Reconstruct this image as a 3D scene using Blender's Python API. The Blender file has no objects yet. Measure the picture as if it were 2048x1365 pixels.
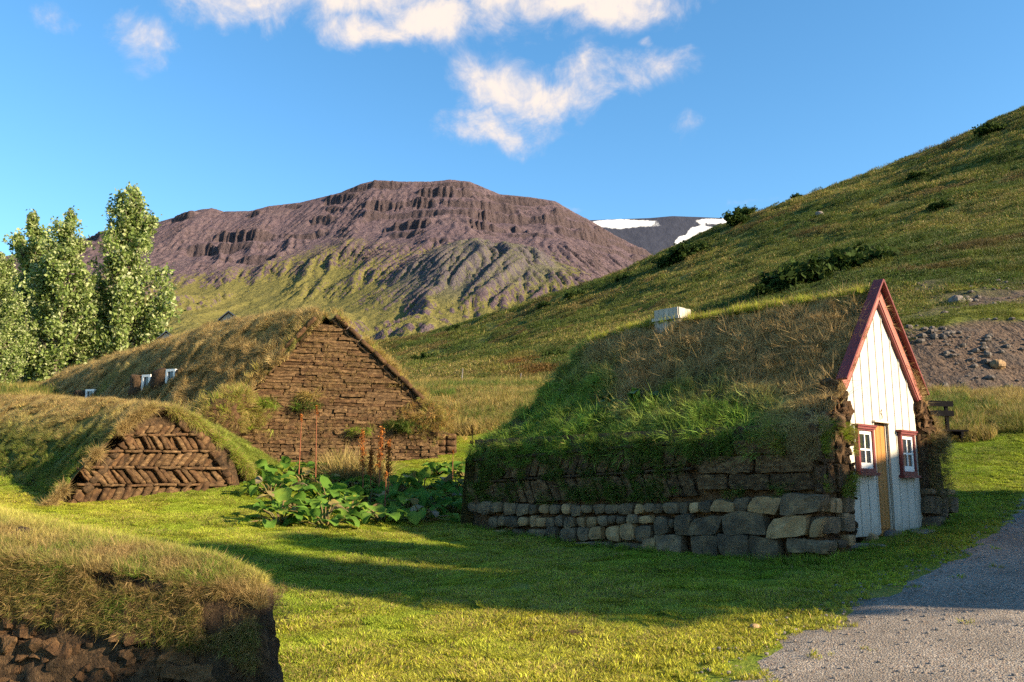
import bpy, math, random
import numpy as np
from mathutils import Vector, Matrix

rng = np.random.default_rng(7)
random.seed(7)
R = math.radians
S = bpy.context.scene
COL = S.collection

# ------------------------------------------------------------------ camera
CAM = np.array([0.0, 0.0, 1.6])
FPX = 2048 * 30.0 / 36.0
PITCH = math.atan(283.0 / FPX)
SP, CP = math.sin(PITCH), math.cos(PITCH)
cd = bpy.data.cameras.new('camera'); cam = bpy.data.objects.new('camera', cd); COL.objects.link(cam)
cd.lens = 30; cd.sensor_width = 36; cd.clip_end = 60000; cd.clip_start = 0.1
cam.location = CAM; cam.rotation_euler = (R(90) + PITCH, 0, 0)
S.camera = cam

# ------------------------------------------------------------------ sky, sun, exposure
SUN_AZ = math.atan2(0.92, -0.39)      # clockwise from +Y
SUN_EL = R(23)
SUN = np.array([math.sin(SUN_AZ) * math.cos(SUN_EL), math.cos(SUN_AZ) * math.cos(SUN_EL), math.sin(SUN_EL)])
sd = bpy.data.lights.new('sun', 'SUN'); so = bpy.data.objects.new('sun', sd); COL.objects.link(so)
sd.energy = 5.0; sd.angle = R(0.7); sd.color = (1.0, 0.80, 0.54)
so.rotation_euler = Vector(SUN).to_track_quat('Z', 'Y').to_euler()
so.location = (60, -20, 60)
VS = S.view_settings
VS.view_transform = 'Standard'; VS.look = 'None'; VS.gamma = 1; VS.exposure = 1.6; VS.use_curve_mapping = False
S.cycles.use_denoising = False
S.cycles.use_adaptive_sampling = True; S.cycles.adaptive_threshold = 0.012; S.cycles.adaptive_min_samples = 16
S.cycles.max_bounces = 4; S.cycles.diffuse_bounces = 2; S.cycles.glossy_bounces = 2
S.cycles.transmission_bounces = 3; S.cycles.transparent_max_bounces = 6; S.cycles.volume_bounces = 0
S.cycles.caustics_reflective = False; S.cycles.caustics_refractive = False
S.cycles.sample_clamp_indirect = 4.0


def ray(px, py):
    u = (px - 1024.0) / FPX; v = (682.5 - py) / FPX
    return np.array([u, CP - v * SP, SP + v * CP])


def at(px, py, Y):
    d = ray(px, py)
    return CAM + d * (Y / d[1])


def hit(px, py, p0, n):
    d = ray(px, py)
    return CAM + d * (np.dot(np.asarray(p0) - CAM, n) / np.dot(d, n))


class NT:
    """small helper to write node trees"""
    def __init__(s, tree):
        s.t = tree; s.N = tree.nodes; s.L = tree.links

    def n(s, kind, props=None, **ins):
        x = s.N.new(kind)
        for k, v in (props or {}).items(): setattr(x, k, v)
        for k, v in ins.items():
            key = int(k[1:]) if k[0] == 'i' and k[1:].isdigit() else k.replace('_', ' ')
            s.set(x.inputs[key], v)
        return x

    def set(s, sock, v):
        if isinstance(v, bpy.types.NodeSocket): s.L.new(v, sock)
        elif isinstance(v, bpy.types.Node): s.L.new(v.outputs[0], sock)
        else:
            if isinstance(v, (tuple, list)) and len(v) == 3 and sock.type == 'RGBA': v = (*v, 1)
            sock.default_value = v

    def m(s, op, a, b=0.0, c=None, clamp=False):
        x = s.N.new('ShaderNodeMath'); x.operation = op; x.use_clamp = clamp
        s.set(x.inputs[0], a); s.set(x.inputs[1], b)
        if c is not None: s.set(x.inputs[2], c)
        return x.outputs[0]

    def mix(s, f, a, b, mode='MIX'):
        x = s.N.new('ShaderNodeMix'); x.data_type = 'RGBA'; x.blend_type = mode; x.clamp_factor = True
        s.set(x.inputs[0], f); s.set(x.inputs[6], a); s.set(x.inputs[7], b)
        return x.outputs[2]

    def ss(s, v, a, b):
        x = s.N.new('ShaderNodeMapRange'); x.interpolation_type = 'SMOOTHSTEP'; x.clamp = True
        s.set(x.inputs[0], v); x.inputs[1].default_value = a; x.inputs[2].default_value = b
        return x.outputs[0]

    def noise(s, vec, scale, detail=4, rough=0.55, dist=0.0):
        x = s.n('ShaderNodeTexNoise', None, Vector=vec, Scale=scale, Detail=detail, Roughness=rough, Distortion=dist)
        return x.outputs[0]


W = bpy.data.worlds.new('World'); S.world = W; W.use_nodes = True
def build_world():
    t = NT(W.node_tree)
    for x in list(t.N): t.N.remove(x)
    out = t.n('ShaderNodeOutputWorld')
    sky = t.n('ShaderNodeTexSky', dict(sky_type='NISHITA', sun_disc=False))
    sky.sun_elevation = SUN_EL; sky.sun_rotation = SUN_AZ
    sky.altitude = 0; sky.air_density = 1.0; sky.dust_density = 0.35; sky.ozone_density = 3.0
    hs = t.n('ShaderNodeHueSaturation', None, Hue=0.493, Saturation=1.19, Value=1.0, Color=sky.outputs[0])
    bg = t.n('ShaderNodeBackground', None, Color=hs.outputs[0], Strength=0.093)
    tc = t.n('ShaderNodeTexCoord')
    D = tc.outputs['Generated']
    nz = t.n('ShaderNodeTexNoise', None, Vector=D, Scale=9.0, Detail=3.0, Roughness=0.6)
    off = t.n('ShaderNodeVectorMath', dict(operation='SUBTRACT'), i0=nz.outputs[1], i1=(0.5, 0.5, 0.5))
    off = t.n('ShaderNodeVectorMath', dict(operation='SCALE'), i0=off, Scale=0.085)
    Dd = t.n('ShaderNodeVectorMath', dict(operation='ADD'), i0=D, i1=off.outputs[0])
    sx = t.n('ShaderNodeSeparateXYZ', None, Vector=Dd)
    az = t.m('ARCTAN2', sx.outputs[0], sx.outputs[1])
    el = t.m('ARCSINE', sx.outputs[2])
    # (px, py, rx, ry, strength) of the cloud masses, turned into directions of the sky
    C = [(690, -14, 380, 74, 1.1), (850, 24, 190, 62, 1.1), (740, 66, 160, 32, 1), (1180, -14, 230, 54, 1.1), (480, 10, 170, 56, .9), (1010, -14, 200, 60, 1.1),
         (1005, 180, 110, 66, 1), (1065, 212, 115, 58, 1), (975, 266, 105, 42, .95), (1175, 150, 120, 64, .74), (1290, 135, 120, 58, .76),
         (300, 85, 74, 52, .85), (130, 45, 120, 32, .5), (1278, 62, 26, 20, .8), (1372, 262, 30, 34, .6),
         (1500, 415, 110, 20, .52), (1150, 415, 60, 14, .5), 
         (-900, 100, 300, 70, .9), (2900, 150, 260, 50, .8), (1600, -500, 500, 90, .9)]
    acc = None
    for px, py, rx, ry, k in C:
        d = ray(px, py); d = d / np.linalg.norm(d)
        a0, e0 = math.atan2(d[0], d[1]), math.asin(d[2])
        ra, re = rx / FPX, ry / FPX
        qa = t.m('MULTIPLY', t.m('SUBTRACT', az, a0), 1 / ra); qe = t.m('MULTIPLY', t.m('SUBTRACT', el, e0), 1 / re)
        q = t.m('ADD', t.m('MULTIPLY', qa, qa), t.m('MULTIPLY', qe, qe))
        g = t.m('MULTIPLY', t.m('POWER', 2.718, t.m('MULTIPLY', q, -0.9)), k)
        acc = g if acc is None else t.m('SMOOTH_MAX', acc, g, 0.12)
    n1 = t.noise(D, 17.0, 7, 0.68, 0.5)
    n2 = t.noise(Dd, 75.0, 3, 0.6)
    dens = t.m('ADD', acc, t.m('ADD', t.m('MULTIPLY', t.m('SUBTRACT', n1, 0.5), 1.45), t.m('MULTIPLY', t.m('SUBTRACT', n2, 0.5), 0.28)))
    dens = t.m('MULTIPLY', dens, t.ss(acc, 0.05, 0.3))
    al = t.ss(dens, 0.25, 1.15)
    lum = t.ss(t.m('ADD', dens, t.m('MULTIPLY', t.m('SUBTRACT', n2, 0.5), 0.8)), 0.35, 1.2)
    cc = t.mix(lum, (0.70, 0.68, 0.76), (1.0, 0.87, 0.76))
    bc = t.n('ShaderNodeBackground', None, Color=cc, Strength=0.36)
    mx = t.n('ShaderNodeMixShader', None, i0=t.m('MULTIPLY', al, 0.95), i1=bg.outputs[0], i2=bc.outputs[0])
    mx2 = mx
    t.L.new(mx2.outputs[0], out.inputs[0])
    # the mixed sky is bg where there is no cloud
    mx.inputs[1]; mx.inputs[2]
build_world()
W.cycles.sampling_method = 'NONE'      # the sky is smooth: no importance map needed

# ------------------------------------------------------------------ numpy noise
def _h(i, j, k, seed):
    with np.errstate(over='ignore'):
        h = (i.astype(np.uint32) * np.uint32(374761393) + j.astype(np.uint32) * np.uint32(668265263)
             + k.astype(np.uint32) * np.uint32(2147483647) + np.uint32((seed * 974634777 + 1013904223) & 0xffffffff))
        h = (h ^ (h >> np.uint32(13))) * np.uint32(1274126177)
        h = (h ^ (h >> np.uint32(16))) * np.uint32(2246822519)
        h = h ^ (h >> np.uint32(15))
    return h.astype(np.float64) / 4294967295.0 * 2 - 1


def vn(p, seed=0):
    """value noise in [-1, 1] for points (N, 2 or 3)"""
    p = np.asarray(p, float)
    f = np.floor(p); d = p - f; d = d * d * d * (d * (d * 6 - 15) + 10); f = f.astype(np.int64)
    if p.shape[1] == 2:
        z0 = np.zeros(len(p), np.int64); r = 0
        for a in (0, 1):
            for b in (0, 1):
                w = (d[:, 0] if a else 1 - d[:, 0]) * (d[:, 1] if b else 1 - d[:, 1])
                r = r + w * _h(f[:, 0] + a, f[:, 1] + b, z0, seed)
        return r
    r = 0
    for a in (0, 1):
        for b in (0, 1):
            for c in (0, 1):
                w = (d[:, 0] if a else 1 - d[:, 0]) * (d[:, 1] if b else 1 - d[:, 1]) * (d[:, 2] if c else 1 - d[:, 2])
                r = r + w * _h(f[:, 0] + a, f[:, 1] + b, f[:, 2] + c, seed)
    return r


def fbm(p, octv=4, seed=0, gain=0.5, ridged=False):
    p = np.asarray(p, float); a = 1.0; r = np.zeros(len(p)); t = 0
    for o in range(octv):
        n = vn(p, seed + o * 17)
        if ridged: n = 1 - 2 * np.abs(n)
        r += a * n; t += a; a *= gain; p = p * 2.03 + 11.7
    return r / t


class TPS:
    def __init__(s, P, z, lam=1e-3):
        P = np.asarray(P, float); s.P = P; n = len(P)
        s.sc = max(np.ptp(P[:, 0]), np.ptp(P[:, 1])); Q = P / s.sc
        K = s.U(Q, Q) + lam * np.eye(n) * 0.01
        A = np.zeros((n + 3, n + 3)); A[:n, :n] = K; A[:n, n] = 1; A[:n, n + 1:] = Q; A[n, :n] = 1; A[n + 1:, :n] = Q.T
        s.c = np.linalg.solve(A, np.concatenate([z, np.zeros(3)])); s.Q = Q

    def U(s, a, b):
        d2 = ((a[:, None, :] - b[None, :, :]) ** 2).sum(2)
        return 0.5 * d2 * np.log(d2 + 1e-12)

    def __call__(s, X):
        X = np.asarray(X, float) / s.sc; out = np.empty(len(X)); n = len(s.Q)
        for i in range(0, len(X), 20000):
            q = X[i:i + 20000]
            out[i:i + 20000] = s.U(q, s.Q) @ s.c[:n] + s.c[n] + q @ s.c[n + 1:]
        return out


# ------------------------------------------------------------------ mesh helpers
def mesh_np(name, V, F, mats=None, smooth=True, attrs=None):
    """V (N,3), F: array (M,3|4) or list of faces"""
    me = bpy.data.meshes.new(name)
    V = np.asarray(V, np.float32)
    if isinstance(F, np.ndarray):
        k = F.shape[1]; nf = len(F)
        me.vertices.add(len(V)); me.vertices.foreach_set('co', V.ravel())
        me.loops.add(nf * k); me.loops.foreach_set('vertex_index', F.astype(np.int32).ravel())
        me.polygons.add(nf); me.polygons.foreach_set('loop_start', np.arange(0, nf * k, k, dtype=np.int32))
        me.polygons.foreach_set('loop_total', np.full(nf, k, np.int32))
        me.update(calc_edges=True)
    else:
        me.from_pydata(V.tolist(), [], [list(map(int, f)) for f in F]); me.update()
    me.polygons.foreach_set('use_smooth', np.full(len(me.polygons), bool(smooth)))
    for k, a in (attrs or {}).items():
        a = np.asarray(a, np.float32)
        if a.ndim == 1:
            at_ = me.attributes.new(k, 'FLOAT', 'POINT'); at_.data.foreach_set('value', a)
        else:
            at_ = me.attributes.new(k, 'FLOAT_VECTOR', 'POINT'); at_.data.foreach_set('vector', a.ravel())
    for m in (mats if isinstance(mats, (list, tuple)) else [mats] if mats else []): me.materials.append(m)
    return me


def link(name, me, parent=None, loc=None, **props):
    o = bpy.data.objects.new(name, me); COL.objects.link(o)
    if parent is not None: o.parent = parent
    if loc is not None: o.location = loc
    for k, v in props.items(): o[k] = v
    return o


def obj(name, V, F, mat, parent=None, smooth=True, attrs=None, **props):
    """one mesh object. With a parent at an offset the world coordinates are made local"""
    V = np.asarray(V, float)
    if parent is not None: V = V - np.array(parent['_o'])
    return link(name, mesh_np(name, V, F, mat, smooth, attrs), parent, **props)


def thing(name, loc, label, category, group=None):
    o = bpy.data.objects.new(name, None); COL.objects.link(o); o.location = loc
    o.empty_display_size = 0.2
    o['label'] = label; o['category'] = category; o['_o'] = [float(x) for x in loc]
    if group: o['group'] = group
    return o


def tag(o, label, category, group=None, kind=None):
    o['label'] = label; o['category'] = category
    if group: o['group'] = group
    if kind: o['kind'] = kind
    return o


_cg = {}
def cube_grid(nx, ny, nz):
    """surface grid of the unit cube: verts in 0..1, quads"""
    if (nx, ny, nz) in _cg: return _cg[(nx, ny, nz)]
    idx = {}; V = []; F = []
    def g(i, j, k):
        if (i, j, k) not in idx: idx[(i, j, k)] = len(V); V.append((i / nx, j / ny, k / nz))
        return idx[(i, j, k)]
    for i in range(nx):
        for j in range(ny):
            F.append((g(i, j, 0), g(i, j + 1, 0), g(i + 1, j + 1, 0), g(i + 1, j, 0)))
            F.append((g(i, j, nz), g(i + 1, j, nz), g(i + 1, j + 1, nz), g(i, j + 1, nz)))
        for k in range(nz):
            F.append((g(i, 0, k), g(i + 1, 0, k), g(i + 1, 0, k + 1), g(i, 0, k + 1)))
            F.append((g(i, ny, k), g(i, ny, k + 1), g(i + 1, ny, k + 1), g(i + 1, ny, k)))
    for j in range(ny):
        for k in range(nz):
            F.append((g(0, j, k), g(0, j, k + 1), g(0, j + 1, k + 1), g(0, j + 1, k)))
            F.append((g(nx, j, k), g(nx, j + 1, k), g(nx, j + 1, k + 1), g(nx, j, k + 1)))
    _cg[(nx, ny, nz)] = (np.array(V), np.array(F)); return _cg[(nx, ny, nz)]


def grid_faces(nu, nv):
    i = np.arange(nu - 1)[:, None] * nv + np.arange(nv - 1)[None, :]
    i = i.ravel()
    return np.stack([i, i + nv, i + nv + 1, i + 1], 1)


def box_frame(o, ax, ay, az, bevel=0.0):
    """box from corner o with edge vectors ax, ay, az (optionally chamfer-free)"""
    V, F = cube_grid(1, 1, 1)
    return np.asarray(o) + V @ np.array([ax, ay, az]), F


def box_parts(boxes):
    """several boxes of one part joined"""
    VV = []; FF = []; n = 0
    for b in boxes:
        V, F = box_frame(*b); VV.append(V); FF.append(F + n); n += len(V)
    return np.concatenate(VV), np.concatenate(FF)


def tube(points, radii, k=6):
    P = np.asarray(points, float); V = []; F = []
    up = np.array([0.3, 0.2, 1.0])
    for i, p in enumerate(P):
        d = P[min(i + 1, len(P) - 1)] - P[max(i - 1, 0)]; d = d / (np.linalg.norm(d) + 1e-9)
        a = np.cross(d, up); 
        if np.linalg.norm(a) < 1e-3: a = np.cross(d, [1, 0, 0])
        a /= np.linalg.norm(a); b = np.cross(d, a)
        for q in range(k):
            t = 2 * math.pi * q / k
            V.append(p + radii[i] * (math.cos(t) * a + math.sin(t) * b))
    for i in range(len(P) - 1):
        for q in range(k):
            F.append((i * k + q, i * k + (q + 1) % k, (i + 1) * k + (q + 1) % k, (i + 1) * k + q))
    return np.array(V), np.array(F)


def join(parts):
    VV = []; FF = []; n = 0
    for V, F in parts:
        VV.append(np.asarray(V)); FF.append(np.asarray(F) + n); n += len(V)
    return np.concatenate(VV), np.concatenate(FF)


# ------------------------------------------------------------------ materials
def newmat(name):
    m = bpy.data.materials.new(name); m.use_nodes = True
    t = NT(m.node_tree)
    for x in list(t.N): t.N.remove(x)
    out = t.n('ShaderNodeOutputMaterial')
    return m, t, out


def mat_noise(name, cols, scale=4.0, rough=0.85, bump=0.3, bscale=None, detail=4, spec=0.25, rnd=0.15, stretch=None, bdist=0.02, splash=None):
    """procedural surface: cols = list of (pos, rgb) along a noise ramp, value varies per object"""
    m, t, out = newmat(name)
    tc = t.n('ShaderNodeTexCoord'); oi = t.n('ShaderNodeObjectInfo')
    geo = t.n('ShaderNodeNewGeometry')
    vec = t.n('ShaderNodeVectorMath', dict(operation='ADD'), i0=geo.outputs['Position'],
              i1=t.n('ShaderNodeVectorMath', dict(operation='SCALE'), i0=(13.1, 7.7, 5.3), Scale=oi.outputs['Random']).outputs[0]).outputs[0]
    if stretch: vec = t.n('ShaderNodeVectorMath', dict(operation='MULTIPLY'), i0=vec, i1=stretch).outputs[0]
    n1 = t.noise(vec, scale, detail, 0.62)
    cr = t.n('ShaderNodeValToRGB', None, Fac=n1)
    e = cr.color_ramp.elements
    e[0].position, e[0].color = cols[0][0], (*cols[0][1], 1)
    e[1].position, e[1].color = cols[-1][0], (*cols[-1][1], 1)
    for p, c in cols[1:-1]:
        x = e.new(p); x.color = (*c, 1)
    val = t.m('ADD', t.m('MULTIPLY', oi.outputs['Random'], 2 * rnd), 1 - rnd)
    hs = t.n('ShaderNodeHueSaturation', None, Hue=0.5, Saturation=1.0, Value=val, Color=cr.outputs[0])
    base = hs.outputs[0]
    if splash:      # mud splashed on the foot of the boards
        zz = t.n('ShaderNodeSeparateXYZ', None, Vector=geo.outputs['Position']).outputs[2]
        sp = t.ss(t.m('ADD', zz, t.m('MULTIPLY', t.noise(geo.outputs['Position'], 7.0, 4, 0.7), 0.55)), splash + 0.42, splash)
        base = t.mix(t.m('MULTIPLY', sp, 0.6), base, (0.20, 0.17, 0.12))
    b = t.n('ShaderNodeBsdfPrincipled', None, Base_Color=base, Roughness=rough)
    b.inputs['Specular IOR Level'].default_value = spec
    if bump:
        n2 = t.noise(vec, bscale or scale * 4, 5, 0.68)
        bp = t.n('ShaderNodeBump', None, Strength=bump, Distance=bdist, Height=n2)
        t.L.new(bp.outputs[0], b.inputs['Normal'])
    t.L.new(b.outputs[0], out.inputs[0])
    return m


M = {}
M['soil'] = mat_noise('turf_soil', [(0.25, (0.022, 0.012, 0.006)), (0.5, (0.075, 0.040, 0.018)), (0.78, (0.17, 0.10, 0.045))], 7, 0.95, 0.9, 45, rnd=0.3, bdist=0.03)
M['soil_light'] = mat_noise('turf_block_face', [(0.25, (0.028, 0.016, 0.008)), (0.5, (0.105, 0.061, 0.028)), (0.8, (0.27, 0.17, 0.08))], 9, 0.95, 0.9, 55, rnd=0.26, stretch=(1, 1, 2.2), bdist=0.03)
M['soil_dark'] = mat_noise('dark_turf_soil', [(0.25, (0.014, 0.009, 0.005)), (0.5, (0.05, 0.030, 0.015)), (0.8, (0.14, 0.085, 0.042))], 16, 0.95, 1.0, 50, rnd=0.3, bdist=0.03)
M['stone'] = mat_noise('basalt_stone', [(0.22, (0.045, 0.033, 0.021)), (0.5, (0.125, 0.088, 0.053)), (0.66, (0.22, 0.145, 0.075)), (0.85, (0.34, 0.27, 0.17))], 4.5, 0.8, 0.6, 28, rnd=0.35, bdist=0.03)
M['stone_ochre'] = mat_noise('ochre_stone', [(0.25, (0.12, 0.085, 0.055)), (0.5, (0.30, 0.185, 0.085)), (0.8, (0.45, 0.31, 0.17))], 5, 0.8, 0.6, 28, rnd=0.3, bdist=0.03)
M['rock'] = mat_noise('scree_rock', [(0.25, (0.07, 0.057, 0.05)), (0.5, (0.14, 0.118, 0.102)), (0.8, (0.25, 0.215, 0.185))], 3, 0.85, 0.6, 14, rnd=0.35)
M['white'] = mat_noise('white_painted_board', [(0.25, (0.42, 0.385, 0.315)), (0.45, (0.51, 0.475, 0.40)), (0.75, (0.56, 0.525, 0.445))], 4.5, 0.55, 0.12, 30, rnd=0.05, stretch=(1, 1, 0.12), bdist=0.004, spec=0.35, splash=0.98)
M['batten'] = mat_noise('grey_batten_paint', [(0.3, (0.42, 0.41, 0.36)), (0.7, (0.55, 0.53, 0.47))], 3, 0.6, 0.1, 30, rnd=0.05, bdist=0.004)
M['red'] = mat_noise('red_painted_wood', [(0.3, (0.115, 0.018, 0.018)), (0.7, (0.16, 0.030, 0.028))], 3, 0.5, 0.15, 40, rnd=0.06, bdist=0.004, spec=0.4)
M['pink'] = mat_noise('faded_red_paint', [(0.3, (0.26, 0.085, 0.066)), (0.7, (0.33, 0.12, 0.092))], 3, 0.55, 0.12, 40, rnd=0.04, bdist=0.004, spec=0.35)
M['ochre'] = mat_noise('ochre_door_wood', [(0.25, (0.26, 0.11, 0.022)), (0.75, (0.44, 0.21, 0.05))], 6, 0.5, 0.2, 40, rnd=0.1, stretch=(1, 1, 0.08), bdist=0.004, spec=0.4)
M['winwhite'] = mat_noise('window_white_paint', [(0.3, (0.78, 0.76, 0.72)), (0.7, (0.84, 0.82, 0.78))], 3, 0.5, 0.05, 30, rnd=0.02)
M['greywood'] = mat_noise('weathered_grey_wood', [(0.25, (0.22, 0.20, 0.17)), (0.5, (0.34, 0.31, 0.27)), (0.8, (0.48, 0.45, 0.39))], 5, 0.85, 0.5, 40, rnd=0.12, stretch=(1, 1, 0.2), bdist=0.006)
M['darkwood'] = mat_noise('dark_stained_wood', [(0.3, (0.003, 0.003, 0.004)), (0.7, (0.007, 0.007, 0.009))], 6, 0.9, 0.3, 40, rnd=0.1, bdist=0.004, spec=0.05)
M['metal'] = mat_noise('grey_metal', [(0.3, (0.30, 0.31, 0.31)), (0.7, (0.42, 0.43, 0.43))], 8, 0.45, 0.05, 30, rnd=0.05)
M['iron'] = mat_noise('rusty_iron', [(0.3, (0.06, 0.03, 0.02)), (0.7, (0.16, 0.08, 0.04))], 20, 0.8, 0.2, 60)
M['bark'] = mat_noise('grey_bark', [(0.3, (0.06, 0.05, 0.035)), (0.7, (0.17, 0.14, 0.10))], 9, 0.9, 0.6, 30, stretch=(1, 1, 0.3))
M['roofing'] = mat_noise('grey_slate_boards', [(0.3, (0.12, 0.13, 0.15)), (0.7, (0.22, 0.23, 0.26))], 4, 0.6, 0.2, 20)


def glass_mat():
    m, t, out = newmat('dark_window_glass')
    g = t.n('ShaderNodeBsdfGlossy', None, Color=(0.9, 0.95, 1.0), Roughness=0.03)
    d = t.n('ShaderNodeBsdfDiffuse', None, Color=(0.012, 0.014, 0.016))
    f = t.n('ShaderNodeFresnel', None, IOR=1.45)
    mx = t.n('ShaderNodeMixShader', None, i0=t.m('ADD', f.outputs[0], 0.03), i1=d.outputs[0], i2=g.outputs[0])
    t.L.new(mx.outputs[0], out.inputs[0]); return m
M['glass'] = glass_mat()


def grass_mat(name, straw=(0.34, 0.24, 0.09), trans=0.35, rough=0.55, contrast=1.05, pscale=3.5):
    """blades: colour = tint of the instance (attribute on the scatter points), straw blades by the 'dry' share"""
    m, t, out = newmat(name)
    ti = t.n('ShaderNodeAttribute', dict(attribute_type='INSTANCER', attribute_name='tint'))
    dr = t.n('ShaderNodeAttribute', dict(attribute_type='INSTANCER', attribute_name='dry'))
    bv = t.n('ShaderNodeAttribute', dict(attribute_type='GEOMETRY', attribute_name='bv'))
    bh = t.n('ShaderNodeAttribute', dict(attribute_type='GEOMETRY', attribute_name='bh'))
    isdry = t.m('LESS_THAN', bv.outputs['Fac'], dr.outputs['Fac'])
    r2 = t.m('FRACT', t.m('MULTIPLY', bv.outputs['Fac'], 17.37))
    c = t.mix(isdry, ti.outputs['Color'], straw)
    P = t.n('ShaderNodeNewGeometry').outputs['Position']
    pn = t.noise(P, pscale, 2, 0.6)
    val = t.m('ADD', t.m('MULTIPLY', r2, contrast), 1 - contrast * 0.5)
    val = t.m('MULTIPLY', val, t.m('ADD', 0.55, t.m('MULTIPLY', pn, 0.9)))
    c = t.n('ShaderNodeHueSaturation', None, Hue=t.m('ADD', 0.49, t.m('MULTIPLY', r2, 0.02)), Saturation=1.0, Value=val, Color=c).outputs[0]
    c = t.mix(t.m('MULTIPLY', bh.outputs['Fac'], 0.35), c, t.mix(0.6, c, (0.30, 0.24, 0.07)))
    d = t.n('ShaderNodeBsdfPrincipled', None, Base_Color=c, Roughness=rough)
    d.inputs['Specular IOR Level'].default_value = 0.18
    tr = t.n('ShaderNodeBsdfTranslucent', None, Color=c)
    mx = t.n('ShaderNodeMixShader', None, i0=trans, i1=d.outputs[0], i2=tr.outputs[0])
    t.L.new(mx.outputs[0], out.inputs[0]); return m
M['grass'] = grass_mat('grass_blades')
M['drygrass'] = grass_mat('dry_grass_blades', (0.30, 0.195, 0.085), 0.3)


def leaf_mat(name, cols, trans=0.35, rough=0.45, spec=0.3, scale=0.6):
    m, t, out = newmat(name)
    oi = t.n('ShaderNodeObjectInfo'); geo = t.n('ShaderNodeNewGeometry')
    lv = t.n('ShaderNodeAttribute', dict(attribute_type='GEOMETRY', attribute_name='lv'))
    f = t.m('FRACT', t.m('ADD', lv.outputs['Fac'], oi.outputs['Random']))
    cr = t.n('ShaderNodeValToRGB', None, Fac=f); e = cr.color_ramp.elements
    e[0].position, e[0].color = 0, (*cols[0], 1); e[1].position, e[1].color = 1, (*cols[-1], 1)
    for i, c in enumerate(cols[1:-1]):
        x = e.new((i + 1) / (len(cols) - 1)); x.color = (*c, 1)
    n = t.noise(geo.outputs['Position'], scale, 3)
    c = t.n('ShaderNodeHueSaturation', None, Hue=0.5, Saturation=1.0, Value=t.m('ADD', 0.6, t.m('MULTIPLY', n, 0.8)), Color=cr.outputs[0]).outputs[0]
    d = t.n('ShaderNodeBsdfPrincipled', None, Base_Color=c, Roughness=rough); d.inputs['Specular IOR Level'].default_value = spec
    tr = t.n('ShaderNodeBsdfTranslucent', None, Color=c)
    mx = t.n('ShaderNodeMixShader', None, i0=trans, i1=d.outputs[0], i2=tr.outputs[0])
    t.L.new(mx.outputs[0], out.inputs[0]); return m
M['poplar'] = leaf_mat('poplar_leaves', [(0.095, 0.15, 0.028), (0.17, 0.235, 0.055), (0.26, 0.32, 0.10), (0.46, 0.49, 0.27)], 0.4, 0.55, 0.25)
M['shrub'] = leaf_mat('shrub_leaves', [(0.018, 0.034, 0.008), (0.032, 0.055, 0.012), (0.05, 0.075, 0.016)], 0.3, 0.8, 0.08)
M['rhubarb'] = leaf_mat('rhubarb_leaves', [(0.07, 0.16, 0.022), (0.11, 0.22, 0.03), (0.15, 0.26, 0.04), (0.26, 0.30, 0.035)], 0.45, 0.7, 0.1, 3.0)
M['rhubarb_dry'] = leaf_mat('withering_rhubarb_leaves', [(0.20, 0.12, 0.09), (0.30, 0.24, 0.06), (0.26, 0.20, 0.12)], 0.35, 0.5, 0.3, 3.0)
M['stalk'] = mat_noise('reddish_stalk', [(0.3, (0.16, 0.045, 0.02)), (0.7, (0.28, 0.10, 0.045))], 20, 0.7, 0.1)
M['rhubarb_stalk'] = mat_noise('green_red_stalk', [(0.35, (0.09, 0.12, 0.03)), (0.7, (0.17, 0.08, 0.04))], 12, 0.7, 0.1)
M['dockseed'] = leaf_mat('rust_dock_seeds', [(0.16, 0.045, 0.012), (0.30, 0.10, 0.02), (0.42, 0.17, 0.035)], 0.2, 0.7, 0.1, 5.0)
M['dock'] = leaf_mat('dock_leaves', [(0.025, 0.075, 0.015), (0.04, 0.11, 0.025)], 0.3, 0.4, 0.4, 3.0)

# ================================================================== THE SETTING
def pix(P):
    """where points stand in the photograph (used to lay out masks once, on the real surface)"""
    d = np.asarray(P) - CAM
    f = d[:, 1] * CP + d[:, 2] * SP; u = d[:, 2] * CP - d[:, 1] * SP
    f = np.where(f < 0.05, 0.05, f)
    return 1024 + FPX * d[:, 0] / f, 682.5 - FPX * u / f


def sstep(a, b, x):
    t = np.clip((x - a) / (b - a), 0, 1); return t * t * (3 - 2 * t)


GP = [(0, 0, 0), (-5, 0, 0.05), (5, 0, 0.1), (0, -8, 0), (-9, -6, 0), (9, -6, 0.3), (-3, 5, .05), (-6, 7, .3), (14, 2, 0.7), (14, 8, 1.0), (20, 0, 1.5), (22, 12, 2.2), (-16, 4, .6)]
for a in [(900, 1365, 7.3), (560, 1195, 11.2), (1100, 1250, 8.8), (200, 1065, 15.2), (300, 1012, 16.8), (150, 1016, 16.3), (470, 968, 19.2), (540, 1050, 15.2), (0, 1000, 16.5), (0, 1040, 13.5),
          (700, 1042, 16.2), (850, 1040, 17), (985, 1085, 16.4), (1320, 1100, 13.6), (1660, 1107, 11.8), (1500, 1365, 7.3), (2048, 1365, 6.6), (1700, 1200, 9.4), (1890, 1105, 11.6),
          (1710, 1078, 12.9), (1845, 1062, 14.7), (1910, 1040, 15.6), (2048, 1000, 18), (2040, 955, 20), (1920, 905, 21.5), (1890, 862, 23.5), (2000, 795, 30), (1850, 785, 30), (2048, 790, 33),
          (640, 955, 23.5), (880, 955, 25.5), (430, 930, 21), (920, 885, 25), (900, 830, 31), (1000, 775, 46), (850, 775, 50), (1120, 775, 48), (100, 850, 26), (0, 785, 40), (-300, 900, 22)]:
    GP.append(tuple(at(*a)))
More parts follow.
